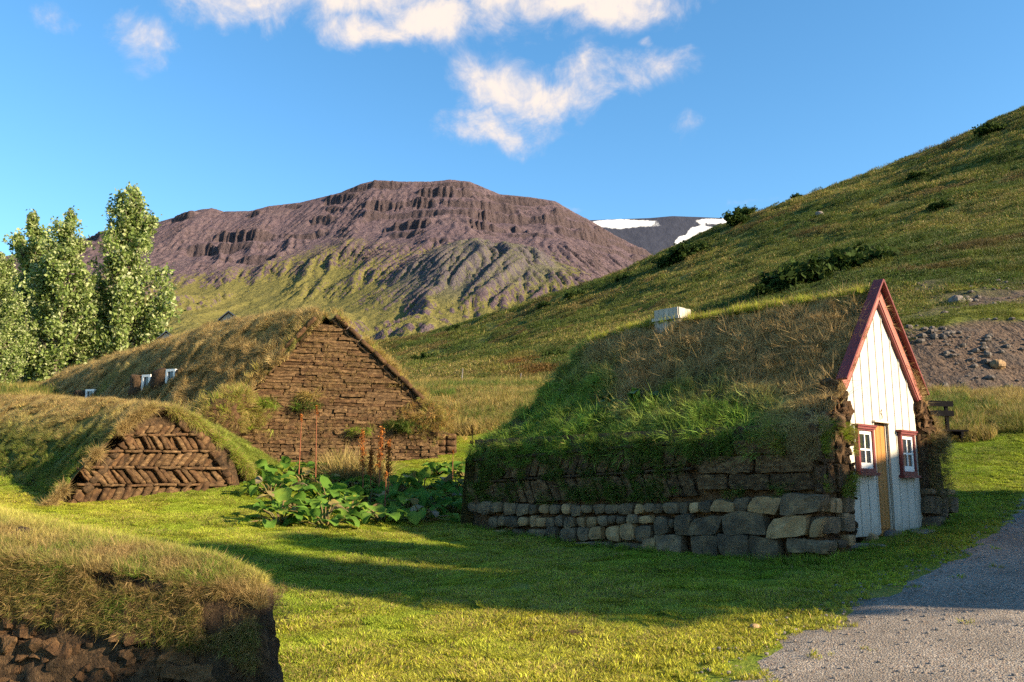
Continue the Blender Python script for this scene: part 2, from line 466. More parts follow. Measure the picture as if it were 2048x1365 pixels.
GP += [(-30, 60, 7.0), (0, 62, 7.6), (20, 62, 7.2), (-60, 90, 8), (0, 120, 8), (50, 90, 6), (-160, 200, 10), (0, 300, 12), (140, 220, 8), (100, 60, 3), (70, 10, 2.2), (-60, 10, 1), (-60, -20, 0), (60, -20, 2), (45, 30, 4),
       (-250, 60, 4), (-250, 330, 14), (250, 330, 8), (250, -20, 2)]
GP = np.array(GP)
_g = TPS(GP[:, :2], GP[:, 2], 2e-2)


def gz(x, y):
    X = np.stack([np.atleast_1d(np.asarray(x, float)), np.atleast_1d(np.asarray(y, float))], 1)
    z = _g(X)
    far = sstep(18, 60, X[:, 1])
    z += 0.035 * fbm(X / 1.7, 3, 5) * (1 - far) + far * 0.25 * fbm(X / 5, 3, 9)
    return z if np.ndim(x) else float(z[0])


def warp_axis(lo, hi, c0, c1, fine, n_out):
    """dense between c0 and c1, growing outwards"""
    core = np.arange(c0, c1 + 1e-6, fine)
    def outw(d):
        if d <= 0: return np.zeros(0)
        g = np.linspace(0, 1, n_out + 1)[1:]
        return d * (np.exp(3.2 * g) - 1) / (math.exp(3.2) - 1)
    return np.concatenate([(c0 - outw(c0 - lo))[::-1], core, c1 + outw(hi - c1)])


def ground_mat():
    m, t, out = newmat('lawn_ground')
    geo = t.n('ShaderNodeNewGeometry'); P = geo.outputs['Position']
    n1 = t.noise(P, 0.35, 5, 0.6); n2 = t.noise(P, 2.6, 4, 0.65); n3 = t.noise(P, 26, 4, 0.7)
    c = t.mix(t.ss(n2, 0.3, 0.7), (0.11, 0.165, 0.016), (0.20, 0.22, 0.035))
    c = t.mix(t.m('MULTIPLY', t.ss(n1, 0.45, 0.7), 0.7), c, (0.28, 0.225, 0.055))
    c = t.mix(t.m('MULTIPLY', t.ss(n3, 0.55, 0.75), 0.45), c, (0.11, 0.085, 0.03))
    b = t.n('ShaderNodeBsdfPrincipled', None, Base_Color=c, Roughness=0.95); b.inputs['Specular IOR Level'].default_value = 0.1
    bp = t.n('ShaderNodeBump', None, Strength=0.8, Distance=0.05, Height=t.m('ADD', n3, n2))
    t.L.new(bp.outputs[0], b.inputs['Normal']); t.L.new(b.outputs[0], out.inputs[0]); return m
M['ground'] = ground_mat()


def build_ground():
    xs = warp_axis(-240, 240, -11, 16, 0.17, 55); ys = warp_axis(-20, 330, 4, 24, 0.17, 60)
    X, Y = np.meshgrid(xs, ys, indexing='ij')
    z = gz(X.ravel(), Y.ravel())
    V = np.stack([X.ravel(), Y.ravel(), z], 1)
    o = link('ground', mesh_np('ground', V, grid_faces(len(xs), len(ys)), M['ground']))
    o['kind'] = 'structure'
build_ground()
_pl = link('valley_floor', mesh_np('valley_floor', [(-30000, -30000, -4), (30000, -30000, -4), (30000, 30000, -4), (-30000, 30000, -4)], np.array([[0, 1, 2, 3]]), M['ground']), kind='structure')

# ---------------------------------------------------------------- gravel road
RE = [at(1340, 1480, 5.9), at(1450, 1365, 7.3), at(1535, 1305, 8.0), at(1630, 1250, 8.7), at(1725, 1195, 9.6), at(1800, 1150, 10.5), at(1890, 1105, 11.6), at(1960, 1060, 13.4), at(2048, 1008, 17.5), at(2120, 975, 21)]
RE = np.array(RE)[:, :2]
RE = np.concatenate([[[-0.2, -12], [0.9, -4], [1.5, 2]], RE, [[20, 32], [34, 44]]])
_rl = np.concatenate([[0], np.cumsum(np.linalg.norm(np.diff(RE, axis=0), axis=1))])
_rs = np.linspace(0, _rl[-1], 260)
REs = np.stack([np.interp(_rs, _rl, RE[:, 0]), np.interp(_rs, _rl, RE[:, 1])], 1)
for _ in range(6): REs[1:-1] = (REs[:-2] + 2 * REs[1:-1] + REs[2:]) / 4
_rt = np.gradient(REs, axis=0); _rt /= np.linalg.norm(_rt, axis=1)[:, None]
REn = np.stack([_rt[:, 1], -_rt[:, 0]], 1)      # to the right of travel


def road_dist(x, y):
    """signed distance to the road's left edge, positive on the road"""
    P = np.stack([np.atleast_1d(x), np.atleast_1d(y)], 1); out = np.empty(len(P))
    for i in range(0, len(P), 4000):
        d = P[i:i + 4000, None, :] - REs[None]
        k = np.argmin((d ** 2).sum(2), 1); ii = np.arange(len(k))
        out[i:i + 4000] = (d[ii, k] * REn[k]).sum(1)
    return out


def gravel_mat():
    m, t, out = newmat('grey_gravel')
    P = t.n('ShaderNodeNewGeometry').outputs['Position']
    vo = t.n('ShaderNodeTexVoronoi', dict(feature='F1'), Vector=P, Scale=55.0)
    v2 = t.n('ShaderNodeTexVoronoi', dict(feature='F1'), Vector=P, Scale=120.0)
    n1 = t.noise(P, 0.8, 5, 0.6); n2 = t.noise(P, 9, 5, 0.6)
    w = t.n('ShaderNodeSeparateColor', None, Color=vo.outputs['Color'])
    c = t.mix(w.outputs[0], (0.15, 0.128, 0.105), (0.42, 0.37, 0.31))
    c = t.mix(t.m('MULTIPLY', t.ss(w.outputs[1], 0.6, 0.9), 0.6), c, (0.24, 0.165, 0.12))
    c = t.mix(t.m('MULTIPLY', t.ss(n1, 0.4, 0.65), 0.45), c, (0.105, 0.09, 0.075))
    c = t.mix(t.m('MULTIPLY', t.ss(n2, 0.5, 0.8), 0.4), c, (0.075, 0.066, 0.058))
    b = t.n('ShaderNodeBsdfPrincipled', None, Base_Color=c, Roughness=0.9); b.inputs['Specular IOR Level'].default_value = 0.2
    h = t.m('ADD', t.m('MULTIPLY', vo.outputs['Distance'], -1.0), t.m('MULTIPLY', v2.outputs['Distance'], -0.5))
    bp = t.n('ShaderNodeBump', None, Strength=0.9, Distance=0.02, Height=h)
    t.L.new(bp.outputs[0], b.inputs['Normal']); t.L.new(b.outputs[0], out.inputs[0]); return m
M['gravel'] = gravel_mat()


def build_road():
    ws = np.concatenate([np.linspace(0, 1.2, 14), np.linspace(1.4, 6.5, 26)])
    n = len(_rs)
    wob = 0.22 * fbm(np.stack([_rs / 0.7, _rs * 0], 1), 4, 31)
    P = REs[:, None, :] + REn[:, None, :] * (ws[None, :, None] + (wob[:, None] * np.clip(1.2 - ws, 0, 1.2)[None, :])[..., None])
    X, Y = P[..., 0].ravel(), P[..., 1].ravel()
    e = np.tile(np.minimum(ws / 0.35, 1), n)
    z = gz(X, Y) - 0.012 + 0.035 * e + 0.008 * fbm(np.stack([X, Y], 1) / 0.5, 3, 12)
    F = grid_faces(n, len(ws))
    link('gravel_road', mesh_np('gravel_road', np.stack([X, Y, z], 1), F[:, ::-1].copy(), M['gravel']), kind='structure')
build_road()

# ---------------------------------------------------------------- hillside
HP = []
for a in [(2300, 110, 150), (2048, 228, 150), (1900, 294, 155), (1700, 367, 165), (1500, 434, 180), (1330, 517, 205), (1180, 582, 230), (1000, 642, 245), (850, 680, 258), (760, 701, 265),
          (2048, 300, 210), (1700, 430, 225), (1330, 560, 265), (1000, 668, 300), (760, 714, 330),
          (2048, 400, 88), (1750, 480, 86), (1500, 560, 90), (1300, 600, 112), (1100, 660, 125), (900, 712, 135),
          (2048, 500, 56), (1800, 562, 54), (1700, 600, 52), (1500, 660, 52), (1300, 690, 62), (1130, 742, 60), (1000, 753, 59), (830, 764, 61),
          (1130, 795, 50), (830, 800, 52), (1000, 795, 48), (1400, 790, 44), (1650, 790, 34),
          (1850, 783, 30.6), (2048, 785, 30.6), (1780, 665, 36), (1850, 662, 35.6), (2048, 636, 36), (1850, 640, 39), (2048, 612, 40), (2400, 600, 42), (2400, 790, 31),
          (600, 737, 270), (300, 768, 285)]:
    HP.append(tuple(at(*a)))
HP += [(87, -40, 4), (60, -8, 6), (155, 74, 62), (190, 20, 58), (42, 14, 2.0), (30, 24, 2.2), (220, 140, 80), (260, -60, 60), (120, 60, 40), (-120, 320, 20), (14, 27, 3.0), (5, 40, 4.5), (-20, 48, 5.5)]
HP = np.array(HP)
_hf = TPS(HP[:, :2], HP[:, 2], 1e-3)


def hz(x, y, fine=True):
    X = np.stack([np.atleast_1d(np.asarray(x, float)), np.atleast_1d(np.asarray(y, float))], 1)
    z = _hf(X)
    if fine:
        d = sstep(30, 120, X[:, 1])
        q = np.stack([X[:, 0] * 0.75 + X[:, 1] * 0.65, (-X[:, 0] * 0.65 + X[:, 1] * 0.75) * 0.45], 1)
        z += (0.10 + 0.22 * d) * fbm(q / 1.6, 4, 41, 0.6) + (0.3 + 0.8 * d) * fbm(q / 11, 3, 44)
    return z if np.ndim(x) else float(z[0])


def hill_masks(V):
    px, py = pix(V)
    n = fbm(V[:, :2] / 2.5, 4, 51); n2 = fbm(V[:, :2] / 7.0, 3, 57)
    top = 660 - (px - 1800) * 0.105 + 12 * n
    scree = sstep(1770, 1810, px) * sstep(-4, 4, py - top) * (V[:, 1] < 60)
    up = sstep(1690, 1850, px + 40 * n2) * sstep(-30, 40, py - (520 + (2048 - px) * 0.16) + 40 * n2) * (py < top - 18)
    scree = np.maximum(scree, np.clip(up * (0.45 + 0.9 * n), 0, 1))
    red = np.exp(-((px - 1060) / 70) ** 2 - ((py - 735) / 20) ** 2) * np.clip(0.55 + 1.3 * n, 0, 1)
    red = np.maximum(red, 0.5 * np.exp(-((px - 1010) / 60) ** 2 - ((py - 745) / 9) ** 2) * np.clip(0.5 + 1.3 * n, 0, 1))
    moss = sstep(1740, 1800, px) * np.exp(-((py - (top - 16)) / 15) ** 2)
    return scree, red, moss


def hill_mat():
    m, t, out = newmat('heath_hillside')
    P = t.n('ShaderNodeNewGeometry').outputs['Position']
    A = lambda k: t.n('ShaderNodeAttribute', dict(attribute_name=k)).outputs['Fac']
    Ps = t.n('ShaderNodeMapping', None, Vector=P); Ps.inputs['Rotation'].default_value = (0, 0, R(-41)); Ps.inputs['Scale'].default_value = (1, 0.4, 1)
    n1 = t.noise(Ps.outputs[0], 0.16, 4, 0.65); n2 = t.noise(Ps.outputs[0], 0.9, 4, 0.68); n3 = t.noise(P, 5, 4, 0.7)
    c = t.mix(t.ss(n2, 0.32, 0.66), (0.032, 0.055, 0.010), (0.10, 0.115, 0.022))
    c = t.mix(t.m('MULTIPLY', t.ss(n1, 0.48, 0.68), 0.75), c, (0.155, 0.125, 0.035))
    c = t.mix(t.m('MULTIPLY', t.ss(n1, 0.42, 0.3), 0.6), c, (0.035, 0.055, 0.012))
    c = t.mix(t.m('MULTIPLY', t.ss(n3, 0.55, 0.75), 0.5), c, (0.05, 0.035, 0.018))
    vo = t.n('ShaderNodeTexVoronoi', None, Vector=P, Scale=3.0); vw = t.n('ShaderNodeSeparateColor', None, Color=vo.outputs['Color'])
    sc = t.mix(t.ss(n3, 0.3, 0.7), (0.055, 0.038, 0.028), (0.115, 0.083, 0.062))
    sc = t.mix(t.m('MULTIPLY', t.ss(n2, 0.5, 0.65), 0.7), sc, (0.07, 0.058, 0.05))
    c = t.mix(A('scree'), c, sc)
    c = t.mix(A('moss'), c, t.mix(n3, (0.06, 0.085, 0.012), (0.16, 0.15, 0.02)))
    c = t.mix(A('red'), c, t.mix(n3, (0.10, 0.018, 0.012), (0.18, 0.05, 0.02)))
    b = t.n('ShaderNodeBsdfPrincipled', None, Base_Color=c, Roughness=0.95); b.inputs['Specular IOR Level'].default_value = 0.08
    h = t.m('ADD', t.m('MULTIPLY', n2, 1.0), t.m('MULTIPLY', n3, 0.25))
    bp = t.n('ShaderNodeBump', None, Strength=1.0, Distance=0.5, Height=h)
    t.L.new(bp.outputs[0], b.inputs['Normal']); t.L.new(b.outputs[0], out.inputs[0]); return m
M['hill'] = hill_mat()


def build_hill():
    ys = 26 * (440 / 26.0) ** np.linspace(0, 1, 380)
    rs = np.concatenate([np.linspace(-0.75, -0.24, 40)[:-1], np.linspace(-0.24, 0.66, 330), np.linspace(0.66, 2.4, 60)[1:]])
    Y, Rr = np.meshgrid(ys, rs, indexing='ij')
    X = Rr * (Y + 6)
    V = np.stack([X.ravel(), Y.ravel(), hz(X.ravel(), Y.ravel())], 1)
    # the right flank runs on towards the viewer's side
    a, b, c = hill_masks(V)
    F = grid_faces(len(ys), len(rs))[:, ::-1].copy()
    o = link('hillside', mesh_np('hillside', V, F, M['hill'], attrs=dict(scree=a, red=b, moss=c)), kind='structure')
build_hill()


# ---------------------------------------------------------------- mountain
def erode(H, cell, rounds=16, n=14000, steps=48, seed=3, k=0.35):
    r = np.random.default_rng(seed); ny, nx = H.shape
    for _ in range(rounds):
        x = r.uniform(1, nx - 3, n); y = r.uniform(1, ny - 3, n)
        dx = np.zeros(n); dy = np.zeros(n); sed = np.zeros(n); wat = np.ones(n); vel = np.ones(n)
        for s in range(steps):
            i = x.astype(int); j = y.astype(int); fx = x - i; fy = y - j
            h00 = H[j, i]; h10 = H[j, i + 1]; h01 = H[j + 1, i]; h11 = H[j + 1, i + 1]
            gx = (h10 - h00) * (1 - fy) + (h11 - h01) * fy; gy = (h01 - h00) * (1 - fx) + (h11 - h10) * fx
            h = h00 * (1 - fx) * (1 - fy) + h10 * fx * (1 - fy) + h01 * (1 - fx) * fy + h11 * fx * fy
            dx = dx * 0.25 - gx * 0.75; dy = dy * 0.25 - gy * 0.75
            L = np.hypot(dx, dy) + 1e-9; dx /= L; dy /= L
            nx_ = np.clip(x + dx, 1, nx - 3); ny_ = np.clip(y + dy, 1, ny - 3)
            i2 = nx_.astype(int); j2 = ny_.astype(int); fx2 = nx_ - i2; fy2 = ny_ - j2
            h2 = H[j2, i2] * (1 - fx2) * (1 - fy2) + H[j2, i2 + 1] * fx2 * (1 - fy2) + H[j2 + 1, i2] * (1 - fx2) * fy2 + H[j2 + 1, i2 + 1] * fx2 * fy2
            dh = h2 - h
            cap = np.maximum(-dh / cell, 0.02) * vel * wat * 4.0
            ero = np.where(dh > 0, -np.minimum(dh, sed), np.where(sed > cap, -(sed - cap) * 0.25, np.minimum((cap - sed) * k, -dh)))
            sed += ero
            for a, b, w in ((0, 0, (1 - fx) * (1 - fy)), (0, 1, fx * (1 - fy)), (1, 0, (1 - fx) * fy), (1, 1, fx * fy)):
                np.add.at(H, (j + a, i + b), -ero * w)
            vel = np.sqrt(np.maximum(vel * vel - dh / cell * 0.8, 0.05)); wat *= 0.975
            x, y = nx_, ny_
    return H


def mountain_mat():
    m, t, out = newmat('mountain_rock')
    P = t.n('ShaderNodeNewGeometry').outputs['Position']
    A = lambda k: t.n('ShaderNodeAttribute', dict(attribute_name=k)).outputs['Fac']
    n1 = t.noise(P, 0.012, 4, 0.6); n2 = t.noise(P, 0.07, 5, 0.72)
    Ps = t.n('ShaderNodeVectorMath', dict(operation='MULTIPLY'), i0=P, i1=(0.25, 0.25, 2.0)).outputs[0]
    n3 = t.noise(Ps, 0.06, 4, 0.65)
    c = t.mix(t.ss(n2, 0.3, 0.7), (0.080, 0.057, 0.066), (0.130, 0.095, 0.099))
    c = t.mix(t.m('MULTIPLY', t.ss(n1, 0.4, 0.65), 0.5), c, (0.095, 0.069, 0.084))
    c = t.mix(t.m('MULTIPLY', t.ss(n3, 0.5, 0.7), 0.35), c, (0.07, 0.048, 0.05))
    v = t.m('ADD', A('veg'), t.m('MULTIPLY', t.m('SUBTRACT', n2, 0.5), 1.0))
    vc = t.mix(n1, (0.095, 0.105, 0.018), (0.19, 0.165, 0.04))
    c = t.mix(t.m('MULTIPLY', t.ss(v, 0.35, 0.75), 0.8), c, vc)
    k = t.m('ADD', A('cliff'), t.m('MULTIPLY', t.m('SUBTRACT', n3, 0.5), 0.9))
    c = t.mix(t.m('MULTIPLY', t.ss(k, 0.35, 0.75), 0.9), c, t.mix(n2, (0.035, 0.028, 0.032), (0.095, 0.07, 0.072)))
    c = t.mix(A('grey'), c, t.mix(n2, (0.06, 0.06, 0.066), (0.11, 0.105, 0.10)))
    b = t.n('ShaderNodeBsdfPrincipled', None, Base_Color=c, Roughness=0.95); b.inputs['Specular IOR Level'].default_value = 0.05
    bp = t.n('ShaderNodeBump', None, Strength=1.0, Distance=9.0, Height=t.m('ADD', n2, t.m('MULTIPLY', n3, 0.6)))
    t.L.new(bp.outputs[0], b.inputs['Normal']); t.L.new(b.outputs[0], out.inputs[0]); return m
M['mountain'] = mountain_mat()


def build_mountain():
    YC = 2000.0
    sil = [(-700, 640), (-300, 560), (0, 515), (60, 502), (150, 482), (275, 455), (330, 440), (400, 419), (425, 416), (448, 423), (500, 422), (540, 412), (600, 405), (680, 385), (720, 368), (752, 360), (800, 363), (860, 363),
           (900, 359), (940, 363), (1000, 388), (1060, 394), (1110, 402), (1150, 425), (1185, 443), (1230, 470), (1310, 512), (1400, 565), (1600, 640), (2000, 740)]
    q = np.array([at(a, b, YC) for a, b in sil])
    xs = np.linspace(-1420, 640, 620); ys = np.linspace(470, 2340, 520)
    X, Y = np.meshgrid(xs, ys)          # rows: y
    P = np.stack([X.ravel(), Y.ravel()], 1)
    Hc = np.interp(X, q[:, 0], q[:, 2])
    s = np.clip((Y - 350) / (YC - 350), 0, 1.6)
    warp = 0.06 * fbm(P / 380, 3, 61).reshape(X.shape) * np.clip(s * (1 - s) * 4, 0, 1)
    s = s + warp
    prof = np.where(s < 1, 0.55 * s + 0.45 * s ** 3.0, 1 - (s - 1) * 1.1)
    H = 20 + (Hc - 20) * prof
    mid = np.clip(s * (1 - s) * 4, 0, 1) ** 0.7
    # spurs and gullies running down the face, hummocks at the foot
    w = fbm(P / 260, 3, 63).reshape(X.shape) * 90
    rid = fbm(np.stack([(X + w).ravel() / 210, Y.ravel() / 900], 1), 4, 65, 0.55, True).reshape(X.shape)
    H += mid * 40 * rid * (0.4 + 0.6 * np.clip(s, 0, 1))
    rid2 = fbm(np.stack([(X + w * .6).ravel() / 70, (Y + w).ravel() / 260], 1), 3, 69, 0.55, True).reshape(X.shape)
    H += mid * 4 * rid2
    foot = np.exp(-((Y - 900) / 260) ** 2)
    H += foot * 26 * fbm(P / 120, 4, 71).reshape(X.shape)
    # the grey knoll in front of the right shoulder
    kx, kz = at(965, 500, 1250)[[0, 2]]
    base = 20 + (np.interp(kx, q[:, 0], q[:, 2]) - 20) * (0.55 * .545 + .45 * .545 ** 3)
    G = np.exp(-(np.abs((X - kx) / 150) ** 2.2) - np.abs((Y - 1250) / 190) ** 2.0)
    H += G * max(kz - base, 40)
    gl = np.exp(-((px_l := (X - at(730, 660, 950)[0])) / 26) ** 2 - ((Y - 900) / 160) ** 2) + np.exp(-((X - at(765, 650, 950)[0]) / 18) ** 2 - ((Y - 900) / 150) ** 2)
    H -= gl * 26
    crest = np.exp(-((s - 1) / 0.10) ** 2)
    H0 = H.copy()
    H = erode(H, xs[1] - xs[0])
    H = H0 * crest * 0.7 + H * (1 - crest * 0.7)
    # basalt steps
    nz_ = fbm(P / 170, 4, 73).reshape(X.shape); nb = fbm(P / 60, 3, 75).reshape(X.shape)
    step = 46.0
    hh = (H + 14 * nz_) / step
    f = hh - np.floor(hh)
    st = np.floor(hh) + sstep(0.38, 0.60, f)
    wgt = sstep(0.45, 0.8, prof + 0.16 * nz_) * sstep(0.05, 0.40, nz_ * 0.9 + 0.6 * nb) * 0.75 * sstep(1.0, 0.95, prof)
    wgt = np.maximum(wgt, 0.75 * sstep(-330, -200, X) * sstep(0.72, 0.82, prof) * sstep(0.99, 0.93, prof) * sstep(-.35, .05, nb + .5 * nz_))
    H = H * (1 - wgt) + (st * step - 14 * nz_) * wgt
    rocky = np.clip(wgt * 1.3 + 0.12, 0, 1) * np.clip(s * 2, 0, 1) * sstep(0.99, 0.93, s)
    H += rocky * 4.0 * fbm(np.stack([X.ravel() / 17, Y.ravel() / 17], 1), 4, 77, 0.62).reshape(X.shape)
    dy, dx = np.gradient(H, ys[1] - ys[0], xs[1] - xs[0])
    slope = np.hypot(dx, dy)
    lap = np.zeros_like(H); lap[1:-1, 1:-1] = H[2:, 1:-1] + H[:-2, 1:-1] + H[1:-1, 2:] + H[1:-1, :-2] - 4 * H[1:-1, 1:-1]
    cliff = sstep(0.85, 1.35, slope) * sstep(0.25, 0.6, prof)
    zone = np.exp(-((X - at(620, 520, 1500)[0]) / 130) ** 2) * 0.35
    veg = sstep(0.72, 0.25, prof + 0.14 * nz_) * sstep(0.95, 0.45, slope) * 0.80 + np.clip(lap * 0.12, -0.2, 0.45) * sstep(0.85, 0.35, prof) + zone * 1.3 * sstep(0.95, 0.5, prof) + 0.34 * sstep(0.66, 0.3, prof)
    V = np.stack([X.ravel(), Y.ravel(), H.ravel()], 1)
    F = grid_faces(len(ys), len(xs))[:, ::-1].copy()
    link('mountain', mesh_np('mountain', V, F, M['mountain'], attrs=dict(veg=veg.ravel(), cliff=cliff.ravel(), grey=(sstep(0.25, 0.7, G) * 0.6).ravel())), kind='structure')
build_mountain()


def snow_mat():
    m, t, out = newmat('snow_patched_rock')
    P = t.n('ShaderNodeNewGeometry').outputs['Position']
    sn = t.n('ShaderNodeAttribute', dict(attribute_name='snow')).outputs['Fac']
    n2 = t.noise(P, 0.03, 4, 0.65)
    c = t.mix(n2, (0.022, 0.026, 0.042), (0.05, 0.055, 0.08))  # rock tinted blue, standing in for the haze of distance
    f = t.ss(t.m('ADD', sn, t.m('MULTIPLY', t.m('SUBTRACT', n2, 0.5), 0.5)), 0.42, 0.58)
    c = t.mix(f, c, t.mix(n2, (0.50, 0.52, 0.56), (0.68, 0.68, 0.70)))
    b = t.n('ShaderNodeBsdfPrincipled', None, Base_Color=c, Roughness=0.8); b.inputs['Specular IOR Level'].default_value = 0.1
    bp = t.n('ShaderNodeBump', None, Strength=0.6, Distance=8.0, Height=n2)
    t.L.new(bp.outputs[0], b.inputs['Normal']); t.L.new(b.outputs[0], out.inputs[0]); return m
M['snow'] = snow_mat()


def build_snow_mountain():
    YC = 4200.0
    sil = [(700, 600), (1000, 470), (1150, 441), (1190, 440), (1300, 436), (1345, 432), (1400, 434), (1490, 438), (1650, 450), (2000, 500), (2400, 620)]
    q = np.array([at(a, b, YC) for a, b in sil])
    xs = np.linspace(-500, 2900, 240); ys = np.linspace(2700, 4700, 130)
    X, Y = np.meshgrid(xs, ys); P = np.stack([X.ravel(), Y.ravel()], 1)
    Hc = np.interp(X, q[:, 0], q[:, 2]); s = np.clip((Y - 2600) / (YC - 2600), 0, 1.4)
    prof = np.where(s < 1, 0.5 * s + 0.5 * s ** 4, 1 - (s - 1) * .1)
    H = Hc * prof + np.clip(s * (1 - s) * 4, 0, 1) * 90 * fbm(P / 420, 5, 81, .55, True).reshape(X.shape)
    px, py = pix(np.stack([X.ravel(), Y.ravel(), H.ravel()], 1))
    n = fbm(np.stack([px, py], 1) / 40, 3, 83)
    def blob(a, b, ra, rb, k=0.0):
        dx = (px - a) / ra; dy = (py - b - k * (px - a)) / rb
        return np.exp(-dx ** 2 - dy ** 2)
    sn = blob(1265, 447, 70, 8, 0.0) + blob(1215, 449, 40, 8) + blob(1440, 443, 50, 6) + blob(1385, 470, 26, 11, -0.6) + blob(1412, 460, 30, 5) + blob(1362, 486, 14, 10)
    sn = np.clip(sn, 0, 1.1) * 0.95 + 0.12 * n
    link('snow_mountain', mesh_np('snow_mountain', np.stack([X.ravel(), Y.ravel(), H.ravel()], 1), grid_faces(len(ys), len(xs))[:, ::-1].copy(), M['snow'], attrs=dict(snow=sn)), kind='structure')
build_snow_mountain()

# ================================================================== SCATTER (grass and pebbles, geometry nodes on points)
def make_tuft(n, radius, h, w, bend=0.5, seed=0, flat=0.0):
    r = np.random.default_rng(seed); V = []; F = []; bv = []; bh = []
    for i in range(n):
        a = r.uniform(0, 2 * math.pi); rr = radius * math.sqrt(r.uniform()); p = np.array([rr * math.cos(a), rr * math.sin(a), -0.02 * h])
        d = a + r.normal(0, 0.9); out = np.array([math.cos(d), math.sin(d), 0])
        H = h * r.uniform(0.45, 1.1); b = bend * r.uniform(0.3, 1.4) * H; side = np.array([-math.sin(d), math.cos(d), 0])
        tw = r.uniform(0, math.pi); side = side * math.cos(tw) + out * math.sin(tw)
        k = len(V); val = r.uniform(); ww = w * r.uniform(0.7, 1.3)
        m = p + out * b * 0.3 + np.array([0, 0, H * (0.6 - 0.1 * flat)]); t = p + out * b + np.array([0, 0, H * (1 - 0.35 * flat * r.uniform(0.3, 1))])
        V += [p - side * ww / 2, p + side * ww / 2, m + side * ww * 0.42, m - side * ww * 0.42, t]
        F += [(k, k + 1, k + 2), (k, k + 2, k + 3), (k + 3, k + 2, k + 4)]
        bv += [val] * 5; bh += [0, 0, .55, .55, 1]
    return np.array(V), np.array(F), np.array(bv), np.array(bh)


def tuft_collection(name, specs, mat):
    c = bpy.data.collections.new(name)
    for i, s in enumerate(specs):
        V, F, bv, bh = make_tuft(**s, seed=100 + i)
        me = mesh_np(name, V, F, mat, False, dict(bv=bv, bh=bh))
        c.objects.link(bpy.data.objects.new('%s_source_%d' % (name, i), me))
    return c


def gn_tree(name, coll):
    ng = bpy.data.node_groups.new(name, 'GeometryNodeTree')
    ng.interface.new_socket('Geometry', in_out='INPUT', socket_type='NodeSocketGeometry')
    ng.interface.new_socket('Geometry', in_out='OUTPUT', socket_type='NodeSocketGeometry')
    N = ng.nodes; L = ng.links
    gi = N.new('NodeGroupInput'); go = N.new('NodeGroupOutput')
    ip = N.new('GeometryNodeInstanceOnPoints'); ci = N.new('GeometryNodeCollectionInfo')
    ci.inputs['Collection'].default_value = coll; ci.inputs['Separate Children'].default_value = True; ci.inputs['Reset Children'].default_value = True
    def attr(nm, ty):
        a = N.new('GeometryNodeInputNamedAttribute'); a.data_type = ty; a.inputs['Name'].default_value = nm; return a.outputs['Attribute']
    L.new(gi.outputs[0], ip.inputs['Points']); L.new(ci.outputs[0], ip.inputs['Instance'])
    ip.inputs['Pick Instance'].default_value = True
    L.new(attr('idx', 'INT'), ip.inputs['Instance Index'])
    e2r = N.new('FunctionNodeEulerToRotation'); L.new(attr('rot', 'FLOAT_VECTOR'), e2r.inputs[0]); L.new(e2r.outputs[0], ip.inputs['Rotation'])
    L.new(attr('scl', 'FLOAT'), ip.inputs['Scale'])
    L.new(ip.outputs[0], go.inputs[0])
    return ng


def euler_for(d, spin):
    """XYZ euler taking +Z to d, spun about itself"""
    d = d / np.linalg.norm(d, axis=1)[:, None]
    ref = np.where(np.abs(d[:, 2:3]) > 0.95, np.array([[1.0, 0, 0]]), np.array([[0, 0, 1.0]]))
    x = np.cross(ref, d); x /= np.linalg.norm(x, axis=1)[:, None]; y = np.cross(d, x)
    c, s = np.cos(spin)[:, None], np.sin(spin)[:, None]
    X = x * c + y * s; Y = -x * s + y * c
    ry = np.arcsin(np.clip(-X[:, 2], -1, 1)); rx = np.arctan2(Y[:, 2], d[:, 2]); rz = np.arctan2(X[:, 1], X[:, 0])
    return np.stack([rx, ry, rz], 1)


GN = {}
def scatter(name, key, P, D, scl, tint, dry, parent=None, label=None, category=None, group=None):
    n = len(P); ng, cnt = GN[key]
    P = np.asarray(P, float)
    if parent is not None: P = P - np.array(parent['_o'])
    me = bpy.data.meshes.new(name); me.vertices.add(n); me.vertices.foreach_set('co', P.astype(np.float32).ravel())
    def add(k, ty, data, field):
        a = me.attributes.new(k, ty, 'POINT'); a.data.foreach_set(field, np.ascontiguousarray(data).ravel())
    add('rot', 'FLOAT_VECTOR', euler_for(np.asarray(D, float), rng.uniform(0, 6.283, n)).astype(np.float32), 'vector')
    add('scl', 'FLOAT', np.asarray(scl, np.float32) * np.ones(n, np.float32), 'value')
    add('idx', 'INT', rng.integers(0, cnt, n).astype(np.int32), 'value')
    add('tint', 'FLOAT_VECTOR', np.asarray(tint, np.float32) * np.ones((n, 1), np.float32), 'vector')
    add('dry', 'FLOAT', np.asarray(dry, np.float32) * np.ones(n, np.float32), 'value')
    o = link(name, me, parent)
    md = o.modifiers.new('scatter', 'NODES'); md.node_group = ng
    o['kind'] = 'stuff'
    if label: o['label'] = label; o['category'] = category
    if group: o['group'] = group
    return o


def tuft_kind(key, specs, mat): GN[key] = (gn_tree('scatter_' + key, tuft_collection(key + '_tuft', specs, mat)), len(specs))
